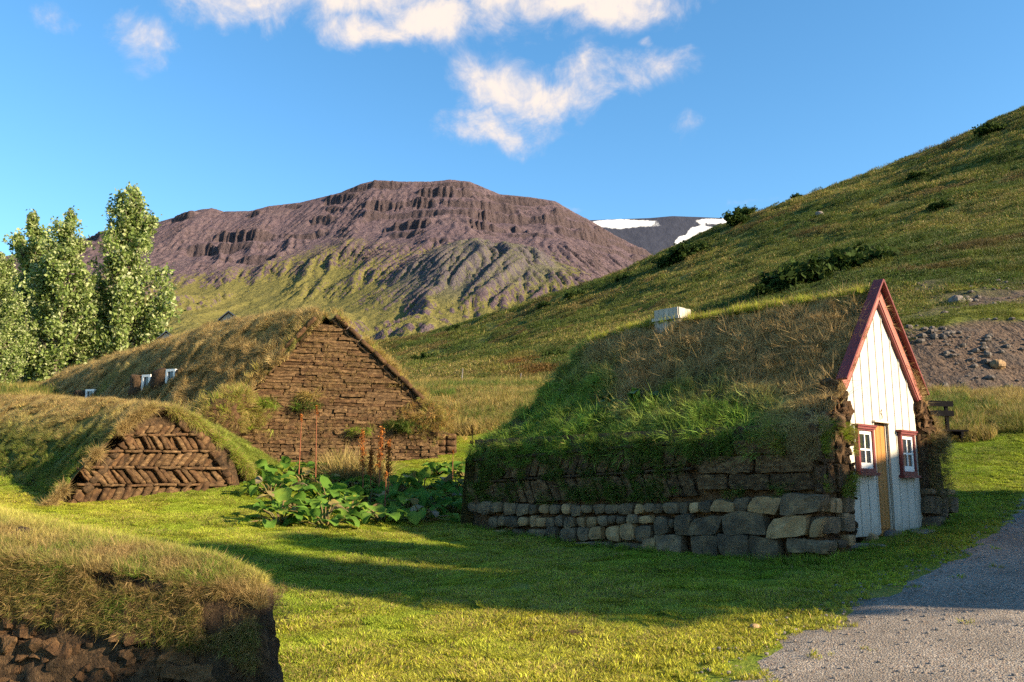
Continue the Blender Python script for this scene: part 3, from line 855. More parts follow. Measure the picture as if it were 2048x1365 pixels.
# broad patches for surfaces, small tufts for edges and fringes
tuft_kind('lawn', [dict(n=1000, radius=0.26, h=0.034, w=0.007, bend=1.1, flat=0.6)] * 3, M['grass'])
tuft_kind('lawn_s', [dict(n=40, radius=0.07, h=0.04, w=0.007, bend=0.9, flat=0.4)] * 3, M['grass'])
tuft_kind('meadow', [dict(n=420, radius=0.32, h=0.26, w=0.009, bend=0.65), dict(n=380, radius=0.32, h=0.30, w=0.008, bend=0.55), dict(n=460, radius=0.32, h=0.22, w=0.010, bend=0.9)], M['grass'])
tuft_kind('meadow_s', [dict(n=34, radius=0.10, h=0.26, w=0.008, bend=0.65), dict(n=30, radius=0.09, h=0.32, w=0.007, bend=0.5), dict(n=38, radius=0.12, h=0.20, w=0.009, bend=0.9)], M['grass'])
tuft_kind('dry', [dict(n=560, radius=0.24, h=0.17, w=0.007, bend=1.1, flat=0.8), dict(n=560, radius=0.24, h=0.19, w=0.006, bend=0.9, flat=0.6), dict(n=640, radius=0.24, h=0.15, w=0.006, bend=1.3, flat=1.0)], M['drygrass'])
tuft_kind('dry_s', [dict(n=36, radius=0.10, h=0.20, w=0.006, bend=1.1, flat=0.8), dict(n=32, radius=0.09, h=0.24, w=0.006, bend=0.9, flat=0.6), dict(n=40, radius=0.12, h=0.17, w=0.006, bend=1.3, flat=1.0)], M['drygrass'])
tuft_kind('heath', [dict(n=330, radius=1.2, h=0.20, w=0.04, bend=1.0, flat=0.8), dict(n=360, radius=1.2, h=0.16, w=0.045, bend=1.2, flat=0.9), dict(n=300, radius=1.2, h=0.24, w=0.036, bend=0.7, flat=0.5)], M['grass'])


def sample_mesh(V, F, n, r=None):
    """n area-weighted points on quads/tris: positions, normals"""
    r = r or rng
    V = np.asarray(V); F = np.asarray(F)
    T = F if F.shape[1] == 3 else np.concatenate([F[:, [0, 1, 2]], F[:, [0, 2, 3]]])
    a, b, c = V[T[:, 0]], V[T[:, 1]], V[T[:, 2]]
    N = np.cross(b - a, c - a); A = np.linalg.norm(N, axis=1); N = N / (A[:, None] + 1e-12)
    k = r.choice(len(T), n, p=A / A.sum())
    u, v = r.uniform(size=n), r.uniform(size=n); f = u + v > 1; u[f] = 1 - u[f]; v[f] = 1 - v[f]
    return a[k] + u[:, None] * (b - a)[k] + v[:, None] * (c - a)[k], N[k]


def mixc(a, b, t):
    return np.asarray(a)[None] * (1 - t[:, None]) + np.asarray(b)[None] * t[:, None]

GREEN = (0.085, 0.165, 0.014); FRESH = (0.235, 0.325, 0.02); OLIVE = (0.14, 0.135, 0.028); YELLOW = (0.42, 0.385, 0.04); DEEP = (0.040, 0.078, 0.014); BROWN = (0.17, 0.105, 0.042); STRAW = (0.30, 0.21, 0.085)

# ---------------------------------------------------------------- lawn and meadow
HA, HB = np.array([-0.7071, 0.7071, 0]), np.array([0.7071, 0.7071, 0])
HC = np.array([5.95, 13.7, 0.0])
def house_bt(x, y):
    dx, dy = x - HC[0], y - HC[1]
    return dx * HB[0] + dy * HB[1], dx * HA[0] + dy * HA[1]


def surf_normal(f, x, y, e=0.25):
    return np.stack([-(f(x + e, y) - f(x - e, y)) / (2 * e), -(f(x, y + e) - f(x, y - e)) / (2 * e), np.ones(len(x))], 1)


def build_lawn():
    def lawn_colour(x, y, rd):
        q = np.stack([x, y], 1); n = len(x)
        a = fbm(q / 3.2, 4, 97); c = fbm(q / 0.6, 3, 99)
        yel = np.clip(0.30 + 1.3 * a + 0.5 * c, 0, 1); yel = np.clip(yel + 0.45 * sstep(-1.6, -0.1, rd), 0, 1)
        tint = mixc(FRESH, YELLOW, yel * 0.75); dk = np.clip(0.35 - 1.4 * a + 1.1 * c, 0, 1)
        tint = tint * (1 - 0.5 * dk[:, None]) + np.array(GREEN) * 0.5 * dk[:, None]
        return tint * (0.85 + 0.3 * rng.uniform(size=n))[:, None], np.clip(0.02 + 0.16 * yel + 0.15 * c, 0, 0.4), c
    # broad patches, a little wider apart with distance
    n = 23000
    y = 3.2 + (28 - 3.2) * rng.uniform(size=n) ** 0.95; x = rng.uniform(-1, 1, n) * (0.66 * y + 2.5)
    keep = rng.uniform(size=n) < (0.66 * y + 2.5) / (0.66 * 28 + 2.5)
    b, t = house_bt(x, y); rd = road_dist(x, y)
    keep &= ~((np.abs(b) < 2.45) & (t > 0.0) & (t < 6.7)) & (rd < -0.42)
    x, y, rd = x[keep], y[keep], rd[keep]; n = len(x)
    tint, dry, c = lawn_colour(x, y, rd)
    D = surf_normal(gz, x, y) + 0.06 * rng.normal(size=(n, 3))
    scatter('lawn_grass', 'lawn', np.stack([x, y, gz(x, y)], 1), D, rng.uniform(0.85, 1.3, n) * (1 + 0.35 * np.clip(c, -.5, 1)), tint, dry, label='short green and yellowing grass of the lawn between the turf houses', category='grass')
    # ragged edge towards the road and small islands on it
    n = 26000; k = rng.integers(8, 235, n); rd = rng.uniform(-0.9, 1.5, n)
    x, y = (REs[k] + REn[k] * rd[:, None] + 0.06 * rng.normal(size=(n, 2))).T
    q = np.stack([x, y], 1)
    keep = (y < 26) & ((rd < 0.28 * fbm(q / 0.45, 3, 91)) | ((rd > 0) & (fbm(q / 0.28, 3, 93) > 0.33 + 0.32 * rd)))
    x, y, rd = x[keep], y[keep], rd[keep]; n = len(x); tint, dry, c = lawn_colour(x, y, rd)
    D = np.stack([0.25 * rng.normal(size=n), 0.25 * rng.normal(size=n), np.ones(n)], 1)
    scatter('roadside_grass', 'lawn_s', np.stack([x, y, gz(x, y) + 0.01], 1), D, rng.uniform(0.6, 1.3, n), tint, dry, label='ragged grass tufts creeping over the edge of the gravel road', category='grass')
    # longer grass against the walls of the houses
    n = 900; s = rng.uniform(size=n); P = []
    for i in range(n):
        j = rng.integers(0, 3)
        if j == 0: p = HC + HB * (-2.80 - 0.12 * abs(rng.normal())) + HA * rng.uniform(-0.2, 6.8)
        elif j == 1: p = HC + HB * rng.uniform(-2.7, 2.7) + HA * (-0.22 - 0.12 * abs(rng.normal()))
        else: p = HC + HB * rng.uniform(-2.9, -2.4) + HA * rng.uniform(-.4, .2)
        P.append(p)
    P = np.array(P); P[:, 2] = gz(P[:, 0], P[:, 1]); k = (fbm(P / .5, 2, 66) > -.1); P = P[k]; n = len(P)
    scatter('wall_foot_grass', 'meadow_s', P, np.stack([.3 * rng.normal(size=n), .3 * rng.normal(size=n), np.ones(n)], 1), rng.uniform(.25, .6, n), mixc(GREEN, FRESH, rng.uniform(size=n)), .15, label='longer green grass along the foot of the stone-based house', category='grass')
    # taller meadow grass on the rising ground behind
    n = 9000
    y = 19 + 45 * rng.uniform(size=n) ** 1.3; x = rng.uniform(-0.75, 0.75, n) * y
    q = np.stack([x, y], 1); b, t = house_bt(x, y); z = gz(x, y)
    lim = np.where(x > 6, 22.6 + 1.2 * fbm(q / 3, 2, 3), np.where((x < 0.5) & (x > -9), 28.5, 24))
    keep = (y > lim) & (z > hz(x, y) - 0.3) & ~((np.abs(b) < 2.6) & (t > -0.3) & (t < 7)) & (road_dist(x, y) < -0.3)
    x, y, z, q = x[keep], y[keep], z[keep], q[keep]; n = len(x)
    a = fbm(q / 3.5, 4, 103); c = fbm(q / 1.0, 3, 105)
    yel = np.clip(0.45 + 1.5 * a, 0, 1); yel = np.where(x > 13.5, np.clip(yel + 0.45 * sstep(13.5, 18, x), 0, 1), yel)
    tint = mixc((0.07, 0.12, 0.016), (0.24, 0.195, 0.045), yel) * (0.8 + 0.4 * rng.uniform(size=n))[:, None]
    dry = np.clip(0.15 + 0.5 * yel + 0.3 * c, 0, 0.85)
    lean = surf_normal(gz, x, y) + np.stack([-0.2 + 0.15 * rng.normal(size=n), 0.15 * rng.normal(size=n), np.zeros(n)], 1)
    scatter('meadow_grass', 'meadow', np.stack([x, y, z], 1), lean, (0.75 + 0.012 * y) * rng.uniform(0.7, 1.4, n), tint, dry, label='tall green and straw coloured meadow grass on the rising ground behind the houses', category='meadow grass')
    # heath on the hillside
    n = 15000
    y = 28 * (250 / 28.0) ** rng.uniform(size=n); x = (-0.30 + 1.15 * rng.uniform(size=n)) * (y + 6)
    q = np.stack([x, y], 1); z = hz(x, y); V = np.stack([x, y, z], 1)
    sc, red, moss = hill_masks(V)
    keep = (z > gz(x, y) + 0.05) & (rng.uniform(size=n) > sc * 1.2)
    x, y, z, q, V, red, moss = x[keep], y[keep], z[keep], q[keep], V[keep], red[keep], moss[keep]; n = len(x)
    qq = np.stack([q[:, 0] * 0.75 + q[:, 1] * 0.65, (-q[:, 0] * 0.65 + q[:, 1] * 0.75) * 0.4], 1)
    a = fbm(qq / 7, 4, 107); c = fbm(qq / 1.8, 3, 109)
    tint = mixc((0.034, 0.068, 0.009), (0.108, 0.122, 0.018), np.clip(0.42 + 1.2 * a + 1.0 * c, 0, 1)) * (0.75 + 0.5 * rng.uniform(size=n))[:, None]
    br = sstep(0.22, 0.42, fbm(qq / 4.5, 4, 113)) * 0.75; tint = tint * (1 - br[:, None]) + br[:, None] * np.array((0.095, 0.055, 0.024))
    tint = tint * (1 - red[:, None]) + red[:, None] * np.array((0.15, 0.022, 0.015))
    tint = tint * (1 - 0.7 * moss[:, None]) + 0.7 * moss[:, None] * np.array((0.10, 0.12, 0.015))
    dry = np.clip(0.07 + 0.4 * a, 0, 0.4) * (1 - red) * (1 - moss)
    D = surf_normal(hz, x, y, 0.8) + np.stack([-0.15 + 0.12 * rng.normal(size=n), -0.1 + 0.12 * rng.normal(size=n), np.zeros(n)], 1)
    scatter('heath_vegetation', 'heath', V, D, (0.30 + 0.0085 * y) * rng.uniform(0.6, 1.35, n) * (1 - 0.4 * moss), tint, dry, label='tussocky green and brown heath covering the hillside on the right', category='heath')
build_lawn()

# ================================================================== BLOCK HELPERS
_seed = [1000]
def rough(c8, res=(3, 2, 2), amp=0.02, rnd=0.12, freq=6.0):
    """hexahedron from 8 corners (u,v,w order 000,100,110,010,001,101,111,011), rounded and roughened"""
    V, F = cube_grid(*res); c8 = np.asarray(c8, float)
    u = V * 2 - 1; s = u * u
    k = 1 - rnd * (s.sum(1) - s.max(1)) / 2
    q = (u * k[:, None] + 1) / 2
    a, b, c = q[:, 0:1], q[:, 1:2], q[:, 2:3]
    P = ((1 - a) * (1 - b) * (1 - c) * c8[0] + a * (1 - b) * (1 - c) * c8[1] + a * b * (1 - c) * c8[2] + (1 - a) * b * (1 - c) * c8[3]
         + (1 - a) * (1 - b) * c * c8[4] + a * (1 - b) * c * c8[5] + a * b * c * c8[6] + (1 - a) * b * c * c8[7])
    _seed[0] += 1
    if amp:
        ctr = c8.mean(0); d = P - ctr; d /= np.linalg.norm(d, axis=1)[:, None] + 1e-9
        P = P + d * (amp * fbm(P * freq + _seed[0] * 3.3, 3, _seed[0], 0.6))[:, None] + amp * 0.5 * np.stack([vn(P * freq * 1.7, _seed[0] + i) for i in range(3)], 1)
    return P, F


def quad_block(p00, p10, p11, p01, out, depth, back=0.05, **k):
    """block whose face is the quad p00 p10 p11 p01 (on the wall), proud by depth along out"""
    p = [np.asarray(x, float) for x in (p00, p10, p11, p01)]; o = np.asarray(out)
    return rough([p[0] - o * back, p[1] - o * back, p[1] + o * depth, p[0] + o * depth, p[3] - o * back, p[2] - o * back, p[2] + o * depth, p[3] + o * depth], **k)


def grid_normals(V, nu, nv):
    G = V.reshape(nu, nv, 3); a = np.gradient(G, axis=0); b = np.gradient(G, axis=1)
    n = np.cross(a, b); n /= np.linalg.norm(n, axis=2)[..., None] + 1e-12
    return n.reshape(-1, 3)


def turf_mat(name, g1, g2, straw):
    m, t, out = newmat(name)
    P = t.n('ShaderNodeNewGeometry').outputs['Position']
    n1 = t.noise(P, 0.9, 5, 0.6); n2 = t.noise(P, 9, 6, 0.7)
    c = t.mix(t.ss(n1, 0.35, 0.65), g1, g2)
    c = t.mix(t.m('MULTIPLY', t.ss(n2, 0.45, 0.75), 0.7), c, straw)
    b = t.n('ShaderNodeBsdfPrincipled', None, Base_Color=c, Roughness=0.95); b.inputs['Specular IOR Level'].default_value = 0.08
    bp = t.n('ShaderNodeBump', None, Strength=1.0, Distance=0.05, Height=n2)
    t.L.new(bp.outputs[0], b.inputs['Normal']); t.L.new(b.outputs[0], out.inputs[0]); return m
M['turf_brown'] = turf_mat('brown_turf_roof', (0.05, 0.05, 0.015), (0.10, 0.07, 0.028), (0.14, 0.09, 0.035))
M['turf_green'] = turf_mat('green_turf_roof', (0.05, 0.075, 0.014), (0.10, 0.095, 0.028), (0.15, 0.115, 0.04))


def nearest_on(V, px, py, front=True):
    a, b = pix(V); d = (a - px) ** 2 + (b - py) ** 2
    k = np.argsort(d)[:12]
    if front: k = k[np.argsort(np.linalg.norm(V[k] - CAM, axis=1))[:3]]
    return V[k].mean(0)


# ================================================================== WHITE-GABLED TURF HOUSE (right)
def Wh(b, t, z):
    return HC + HB * b + HA * t + np.array([0, 0, z])


def build_white_house():
    H = thing('turf_house', (HC[0], HC[1], 0.8), 'turf house with white boarded gable, red bargeboards and a stone base beside the gravel road', 'turf house')
    N_out = -HB; N_front = -HA
    # ---- roof
    qL = np.array([0, .4, .9, 1.5, 2.0, 2.42, 2.66, 2.73]); zL = np.array([4.70, 4.34, 3.77, 3.10, 2.74, 2.44, 2.22, 2.05])
    qR = np.array([0, .4, .9, 1.5, 1.85, 2.1, 2.2, 2.25]); zR = np.array([4.70, 4.34, 3.77, 3.10, 2.78, 2.5, 2.3, 2.1])
    nt, nw = 72, 61
    w = np.linspace(-1, 1, nw)
    def prof(w_):
        k = np.abs(w_) * (len(qL) - 1); i = np.arange(len(qL))
        return (np.where(w_ < 0, -np.interp(k, i, qL), np.interp(k, i, qR)), np.where(w_ < 0, np.interp(k, i, zL), np.interp(k, i, zR)))
    pb, pz = prof(w)
    VV = []
    ts = np.concatenate([np.linspace(0, 1, nt - 6), [1.0] * 6])
    for j, a in enumerate(ts):
        q = np.abs(pb)
        t0 = np.where(q < 1.62, 0.0, -0.10); t1 = 5.95 + 1.0 * np.clip(q / 2.75, 0, 1)
        t = t0 + (t1 - t0) * a
        z = pz - 0.12 * sstep(4.6, 6.0, t) * (1 - q / 3)
        k = max(0, j - (nt - 7))           # the closing back face
        if k:
            t = t + 0.03 * k; z = z - (z - 0.2) * (k / 6.0) ** 1.2
        VV.append(np.stack([HC[0] + HB[0] * pb + HA[0] * t, HC[1] + HB[1] * pb + HA[1] * t, z], 1))
    V = np.concatenate(VV); n = -grid_normals(V, nt, nw)
    n = np.where(n[:, 2:3] < -0.2, -n, n)
    V = V + n * (0.05 * fbm(V / 0.45, 3, 7) + 0.06 * fbm(V / 1.3, 2, 8))[:, None]
    F = grid_faces(nt, nw)
    roof = obj('roof', V, F, M['turf_brown'], H)
    roofV, roofF = V, F
    # grass of the roof
    def tri_normals_up(D): return np.where(D[:, 2:3] < 0, -D, D)
    P, N = sample_mesh(V, F, 1500); N = tri_normals_up(N)
    px, py = pix(P); a = fbm(P / 1.1, 3, 121); c = fbm(P / 0.35, 3, 122)
    b_, t_ = house_bt(P[:, 0], P[:, 1])
    grn = sstep(690, 850, py + 130 * a - 0.10 * (px - 1200)) * sstep(1640, 1480, px)
    ridge = np.exp(-(b_ / 0.22) ** 2)
    tint = mixc((0.50, 0.335, 0.15), (0.15, 0.265, 0.028), np.clip(grn + 0.25 * a, 0, 1))
    tint = tint * (1 - 0.8 * ridge[:, None]) + 0.8 * ridge[:, None] * np.array(FRESH)
    tint *= (0.65 + 0.6 * rng.uniform(size=len(P)))[:, None]
    dry = np.clip(0.45 - 0.42 * grn + 0.25 * c, 0.02, 0.9) * (1 - 0.5 * ridge)
    down = np.stack([np.sign(b_) * HB[0], np.sign(b_) * HB[1], -0.6 * np.ones(len(P))], 1)
    D = N + 0.25 * down + 0.12 * rng.normal(size=P.shape)
    isg = rng.uniform(size=len(P)) < np.clip(grn * 0.75 + ridge * 0.4, 0, 0.9)
    scl = rng.uniform(0.6, 1.1, len(P)) * (1 - 0.2 * ridge)
    far = t_ < 6.9
    for key, msk, nm in (('dry', ~isg & far, 'dry_grass'), ('meadow', isg & far, 'green_grass')):
        s = scl[msk] * (0.8 if key == 'dry' else 0.40)
        scatter(nm, key, P[msk], D[msk], s, tint[msk], dry[msk], H)
    # single longer tufts and dead stalks over the roof
    P2, N2 = sample_mesh(V, F, 2600); N2 = tri_normals_up(N2); q2, r2 = pix(P2); b2, t2 = house_bt(P2[:, 0], P2[:, 1]); k = (t2 < 6.8); P2, N2, q2, r2, b2 = P2[k], N2[k], q2[k], r2[k], b2[k]
    g2 = sstep(690, 850, r2 + 130 * fbm(P2 / 1.1, 3, 121) - 0.10 * (q2 - 1200)) * sstep(1640, 1480, q2)
    D2 = N2 + np.stack([np.sign(b2) * HB[0], np.sign(b2) * HB[1], -0.8 * np.ones(len(P2))], 1) * .45 + .45 * rng.normal(size=P2.shape)
    scatter('loose_grass', 'dry_s', P2, D2, rng.uniform(.5, 1.35, len(P2)), mixc((0.46, 0.32, 0.15), (0.17, 0.29, 0.035), g2) * rng.uniform(.45, 1.25, len(P2))[:, None], .35 * (1 - g2), H)
    # sunlit grass standing on the ridge
    n = 1100; tt = rng.uniform(0.1, 6.0, n); P = np.array([Wh(0.10 * rng.normal(), t, 4.66 - 0.12 * sstep(4.6, 6, t)) for t in tt]); c = fbm(P / 0.4, 2, 127)
    scatter('ridge_grass', 'meadow_s', P, np.array([.1, 0, 1.0]) + 0.3 * rng.normal(size=(n, 3)), rng.uniform(.3, .75, n) * (1 + .5 * c), mixc(FRESH, YELLOW, rng.uniform(size=n)), .35, H)
    # fringe hanging over the eaves
    n = 1000; tt = rng.uniform(-0.1, 6.85, n); P = np.array([Wh(-2.70 + 0.06 * rng.normal(), t, 2.14 + 0.08 * rng.normal()) for t in tt])
    c = fbm(P / 0.5, 3, 123); px, py = pix(P)
    g = sstep(1520, 1380, px + 90 * c)
    P = P[(c > 0.0)]; g = g[c > 0.0]; n = len(P)
    D = np.tile(-HB, (n, 1)) * 0.8 + np.array([0, 0, -0.25]) + 0.35 * rng.normal(size=(n, 3))
    scatter('hanging_grass', 'dry_s', P, D, rng.uniform(0.35, 0.8, n), mixc(YELLOW, GREEN, g), np.clip(0.55 - 0.45 * g, 0, 1), H)
    # ---- side walls of turf
    def wall(side):
        Vc, Fc = cube_grid(56, 8, 18)
        t = -0.10 + 6.95 * Vc[:, 0]; hz_ = Vc[:, 2]
        if side < 0: outer, ztop = -2.60 - 0.10 * (1 - hz_), 2.42
        else: outer, ztop = 2.62 - 0.55 * hz_, 2.42
        inner = 1.34 if side > 0 else -1.63
        b = inner + (outer - inner) * Vc[:, 1] if side < 0 else inner + (outer - inner) * Vc[:, 1]
        z = 0.15 + (ztop - 0.15) * hz_
        P = HC + HB * b[:, None] + HA * t[:, None]; P[:, 2] = z
        outm = (Vc[:, 1] > 0.99) | (Vc[:, 0] < 0.01) | (Vc[:, 0] > 0.99)
        d = np.where((Vc[:, 0] < 0.01)[:, None], N_front, np.where((Vc[:, 1] > .5)[:, None], side * HB, -side * HB))
        amp = 0.05 * fbm(P / 0.16, 4, 131, 0.6) + 0.04 * fbm(P / 0.6, 2, 132)
        P = P + d * (amp - 0.03)[:, None]
        return obj('turf_wall', P, Fc if side > 0 else Fc[:, ::-1].copy(), M['soil'], H)
    wall(-1); wall(1)
    # ---- base of fieldstones (measured rows on the long wall)
    zx = lambda x: 900 + x / 2.3537
    zy = lambda y: 560 + y / 2.3537
    rowA = [(85, 130), (130, 160), (160, 208), (208, 265), (265, 322), (322, 378), (378, 418), (418, 476), (478, 535), (535, 575), (575, 625), (625, 682), (682, 730), (730, 800), (800, 870), (870, 920), (920, 965), (965, 1015),
            (1015, 1080), (1080, 1125), (1125, 1182), (1182, 1240), (1243, 1345), (1345, 1412), (1418, 1560), (1568, 1757)]
    At = ([85, 600, 1000, 1180, 1400, 1570, 1880], [1046, 1052, 1050, 1045, 1024, 1014, 1010]); Ab = ([85, 130, 600, 1000, 1240, 1560, 1757, 1882], [1078, 1102, 1106, 1102, 1098, 1097, 1108, 1112])
    rowB = [(190, 230), (230, 270), (270, 330), (330, 382), (385, 410), (410, 460), (460, 497), (497, 543), (543, 600), (603, 640), (640, 697), (700, 752), (752, 795), (795, 835), (835, 895), (895, 960),
            (1143, 1287), (1290, 1488), (1490, 1702), (1702, 1760)]
    Bt = ([190, 600, 960, 1143, 1480, 1890], [1112, 1114, 1108, 1108, 1098, 1110]); Bb = ([190, 600, 960, 1143, 1480, 1890], [1162, 1166, 1140, 1196, 1204, 1210])
    rowC = [(190, 280), (300, 360), (360, 460), (460, 510), (520, 605), (607, 660), (660, 730), (733, 803), (805, 875), (867, 957)]
    Ct = ([190, 960], [1172, 1150]); Cb = ([190, 500, 960], [1222, 1228, 1228])
    rowD = [(180, 320, 1228, 1262), (325, 410, 1232, 1266), (415, 605, 1238, 1270), (610, 760, 1236, 1276), (765, 912, 1238, 1284), (912, 980, 1212, 1288), (980, 1115, 1207, 1294), (1140, 1270, 1213, 1302), (1270, 1417, 1208, 1304), (1420, 1565, 1217, 1310), (1570, 1715, 1222, 1292), (1715, 1805, 1226, 1290),
            (962, 1030, 1118, 1200), (1030, 1063, 1122, 1172), (1063, 1140, 1112, 1200)]
    st = []
    for row, T, B in ((rowA, At, Ab), (rowB, Bt, Bb), (rowC, Ct, Cb)):
        for x0, x1 in row:
            f = rng.uniform(0.0, 0.12)
            y0 = np.interp((x0 + x1) / 2, *T); y1 = np.interp((x0 + x1) / 2, *B)
            st.append((x0, x1, y0 + f * (y1 - y0), y1))
    st += rowD
    p0 = Wh(-2.73, 0, 0)
    for x0, x1, y0, y1 in st:
        j = lambda s: rng.uniform(-s, s)
        wx, wy = (x1 - x0), (y1 - y0); a = 0.19
        cs = [hit(zx(x + j(a) * wx), zy(y + j(a) * wy), p0, HB) for x, y in ((x0 - 1, y1 + 2), (x1 + 1, y1 + 2), (x1 + 1, y0 - 2), (x0 - 1, y0 - 2))]
        big = wx > 100
        Vs, Fs = quad_block(*cs, N_out, 0.06 + 0.05 * rng.uniform(), 0.18, res=(4, 2, 3), amp=0.035 if big else 0.022, rnd=0.13 if big else 0.24, freq=4.0)
        obj('stone', Vs, Fs, M['stone_ochre'] if rng.uniform() < 0.28 else M['stone'], H, smooth=False)
    # stones on the two wall ends
    pe = Wh(0, -0.12, 0); ze = lambda x, y: (1640 + x / 4.55, 800 + y / 4.55)
    ends = [(-10, 32, 880, 1015), (45, 95, 900, 1030), (118, 165, 900, 1030), (192, 272, 868, 1030), (-20, 30, 1065, 1235), (45, 170, 1065, 1225), (172, 284, 1035, 1200), (-30, 110, 1275, 1360), (120, 205, 1270, 1350), (208, 290, 1230, 1320),
            (975, 1020, 812, 862), (1062, 1128, 815, 870), (1132, 1200, 815, 872), (985, 1090, 872, 1032), (1092, 1145, 895, 1070), (1150, 1232, 885, 1030), (985, 1105, 1055, 1172)]
    for x0, x1, y0, y1 in ends:
        j = lambda s: rng.uniform(-s, s); wx, wy = x1 - x0, y1 - y0
        cs = [hit(*ze(x + j(.1) * wx, y + j(.1) * wy), pe, HA) for x, y in ((x0, y1), (x1, y1), (x1, y0), (x0, y0))]
        Vs, Fs = quad_block(*cs, N_front, 0.05 + 0.04 * rng.uniform(), 0.15, res=(3, 2, 3), amp=0.018, rnd=0.14, freq=5.0)
        obj('stone', Vs, Fs, M['stone_ochre'] if rng.uniform() < 0.3 else M['stone'], H, smooth=False)
    # ---- turf pieces of the long wall: slanting blocks between thin strips, long strips by the corner
    po = lambda t, z: Wh(-2.69, t, z)
    def tb(t0, t1, z0, z1, sl, dep=0.05, m='soil_light'):
        Vs, Fs = quad_block(po(t1 + 0, z0), po(t0, z0), po(t0 + sl, z1), po(t1 + sl, z1), N_out, dep * rng.uniform(0.5, 1.3), 0.05, res=(6, 2, 5), amp=0.03, rnd=0.05, freq=9)
        obj('turf_block', Vs, Fs, M[m], H, smooth=False)
    zs = lambda t: np.interp(t, [0, 6.8], [1.44, 1.16])
    t = 1.75
    while t < 6.6:
        wd = rng.uniform(0.17, 0.25); tb(t, t + wd - 0.03, zs(t) + 0.03, zs(t) + 0.40, 0.16, 0.06); t += wd
    t = 1.8
    while t < 6.5:
        wd = rng.uniform(0.18, 0.27); tb(t + .16, t + .16 + wd - 0.03, zs(t) + 0.47, zs(t) + 0.82, -0.15, 0.045); t += wd
    for z0, z1, cuts in ((1.50, 1.72, [-.08, .55, 1.2, 1.72]), (1.74, 1.98, [-.08, .8, 1.72]), (2.0, 2.2, [-.08, .45, 1.1, 1.75])):
        for a, b in zip(cuts[:-1], cuts[1:]): tb(a + .015, b - .015, z0, z1, 0.02, 0.06)
    # thin strips laid between the rows
    for zz, h in ((0.42, 0.045), (0.83, 0.05)):
        for k in range(5):
            a = 1.75 + k * 1.0
            Vs, Fs = quad_block(po(a + 1.0, zs(a + 1) + zz), po(a + .02, zs(a) + zz), po(a + .02, zs(a) + zz + h), po(a + 1.0, zs(a + 1) + zz + h), N_out, 0.075, 0.05, res=(10, 1, 1), amp=0.02, rnd=0.1, freq=6)
            obj('turf_strip', Vs, Fs, M['soil_dark'], H)
    # upright pieces on the lit end beside the boards
    for k, (b0, b1) in enumerate([(-2.64, -2.36), (-2.35, -2.08), (-2.07, -1.89), (-1.88, -1.70)]):
        for z0, z1 in ((1.46, 1.85), (1.87, 2.38)):
            f = lambda b, z: Wh(b + rng.uniform(-.03, .03), -0.10, z)
            Vs, Fs = quad_block(f(b0, z0), f(b1, z0), f(b1 - .05, z1), f(b0 - .05, z1), N_front, 0.05 * rng.uniform(.3, 1.3), 0.05, res=(7, 3, 10), amp=0.055, rnd=0.04, freq=9)
            obj('turf_block', Vs, Fs, M['soil_light'], H, smooth=False)
    for k in range(16):     # crumbling edge of soil against the boards
        z = 0.9 + k * 0.13; c = Wh(-1.69 + rng.uniform(-.03, .04), -0.11, z); r = rng.uniform(0.04, 0.08)
        Vs, Fs = rough([c + np.array(d) * r for d in ((-1, -1, -1), (1, -1, -1), (1, 1, -1), (-1, 1, -1), (-1, -1, 1), (1, -1, 1), (1, 1, 1), (-1, 1, 1))], (5, 5, 5), 0.06, 0.12, 12)
        obj('soil_clod', Vs, Fs, M['soil_dark'], H, smooth=False)
    for c, sx, sz, m in ((Wh(-2.12, -0.02, 2.46), .34, .12, 'soil_light'), (Wh(-1.84, 0.02, 2.60), .22, .18, 'soil'), (Wh(-1.70, 0.06, 2.86), .10, .18, 'soil_light'), (Wh(1.68, 0.04, 2.50), .24, .16, 'soil'), (Wh(1.52, 0.06, 2.8), .12, .2, 'soil')):
        Vs, Fs = rough([c + HB * d[0] * sx + HA * d[1] * .16 + np.array([0, 0, d[2] * sz]) for d in ((-1, -1, -1), (1, -1, -1), (1, 1, -1), (-1, 1, -1), (-1, -1, 1), (1, -1, 1), (1, 1, 1), (-1, 1, 1))], (14, 9, 14), 0.12, 0.14, 8)
        obj('turf_lump', Vs, Fs, M[m], H, smooth=False)
    # grass and moss growing on the wall faces
    n = 2300; t = rng.uniform(0.3, 6.8, n); z = rng.uniform(1.2, 2.3, n)
    P = np.array([Wh(-2.74, a, b) for a, b in zip(t, z)]); c = fbm(P / 0.35, 3, 141) + 0.25 * sstep(1.5, 4.0, t)
    k = (c > 0.16) & (z > zs(t)); P = P[k]; n = len(P)
    D = np.tile(-HB * 0.9 + np.array([0, 0, 0.15]), (n, 1)) + 0.45 * rng.normal(size=(n, 3))
    scatter('wall_grass', 'meadow_s', P, D, rng.uniform(0.25, 0.6, n), mixc(DEEP, GREEN, rng.uniform(size=n)), 0.12, H)
    n = 420; P = np.array([Wh(b, -0.17, z) for b, z in zip(rng.uniform(-2.6, -1.55, n), rng.uniform(1.4, 2.45, n))]); c = fbm(P / 0.3, 3, 143)
    P = P[c > 0.08]; n = len(P)
    D = np.tile(-HA * 0.8 + np.array([0, 0, 0.2]), (n, 1)) + 0.4 * rng.normal(size=(n, 3))
    scatter('wall_grass', 'meadow_s', P, D, rng.uniform(0.2, 0.55, n), mixc(OLIVE, FRESH, rng.uniform(size=n)), 0.2, H)
    n = 110; P = np.array([Wh(b, -0.14, z) for b, z in zip(rng.uniform(1.45, 2.4, n), rng.uniform(1.2, 2.4, n))])
    D = np.tile(-HA * 0.8 + np.array([0, 0, -0.2]), (n, 1)) + 0.4 * rng.normal(size=(n, 3))
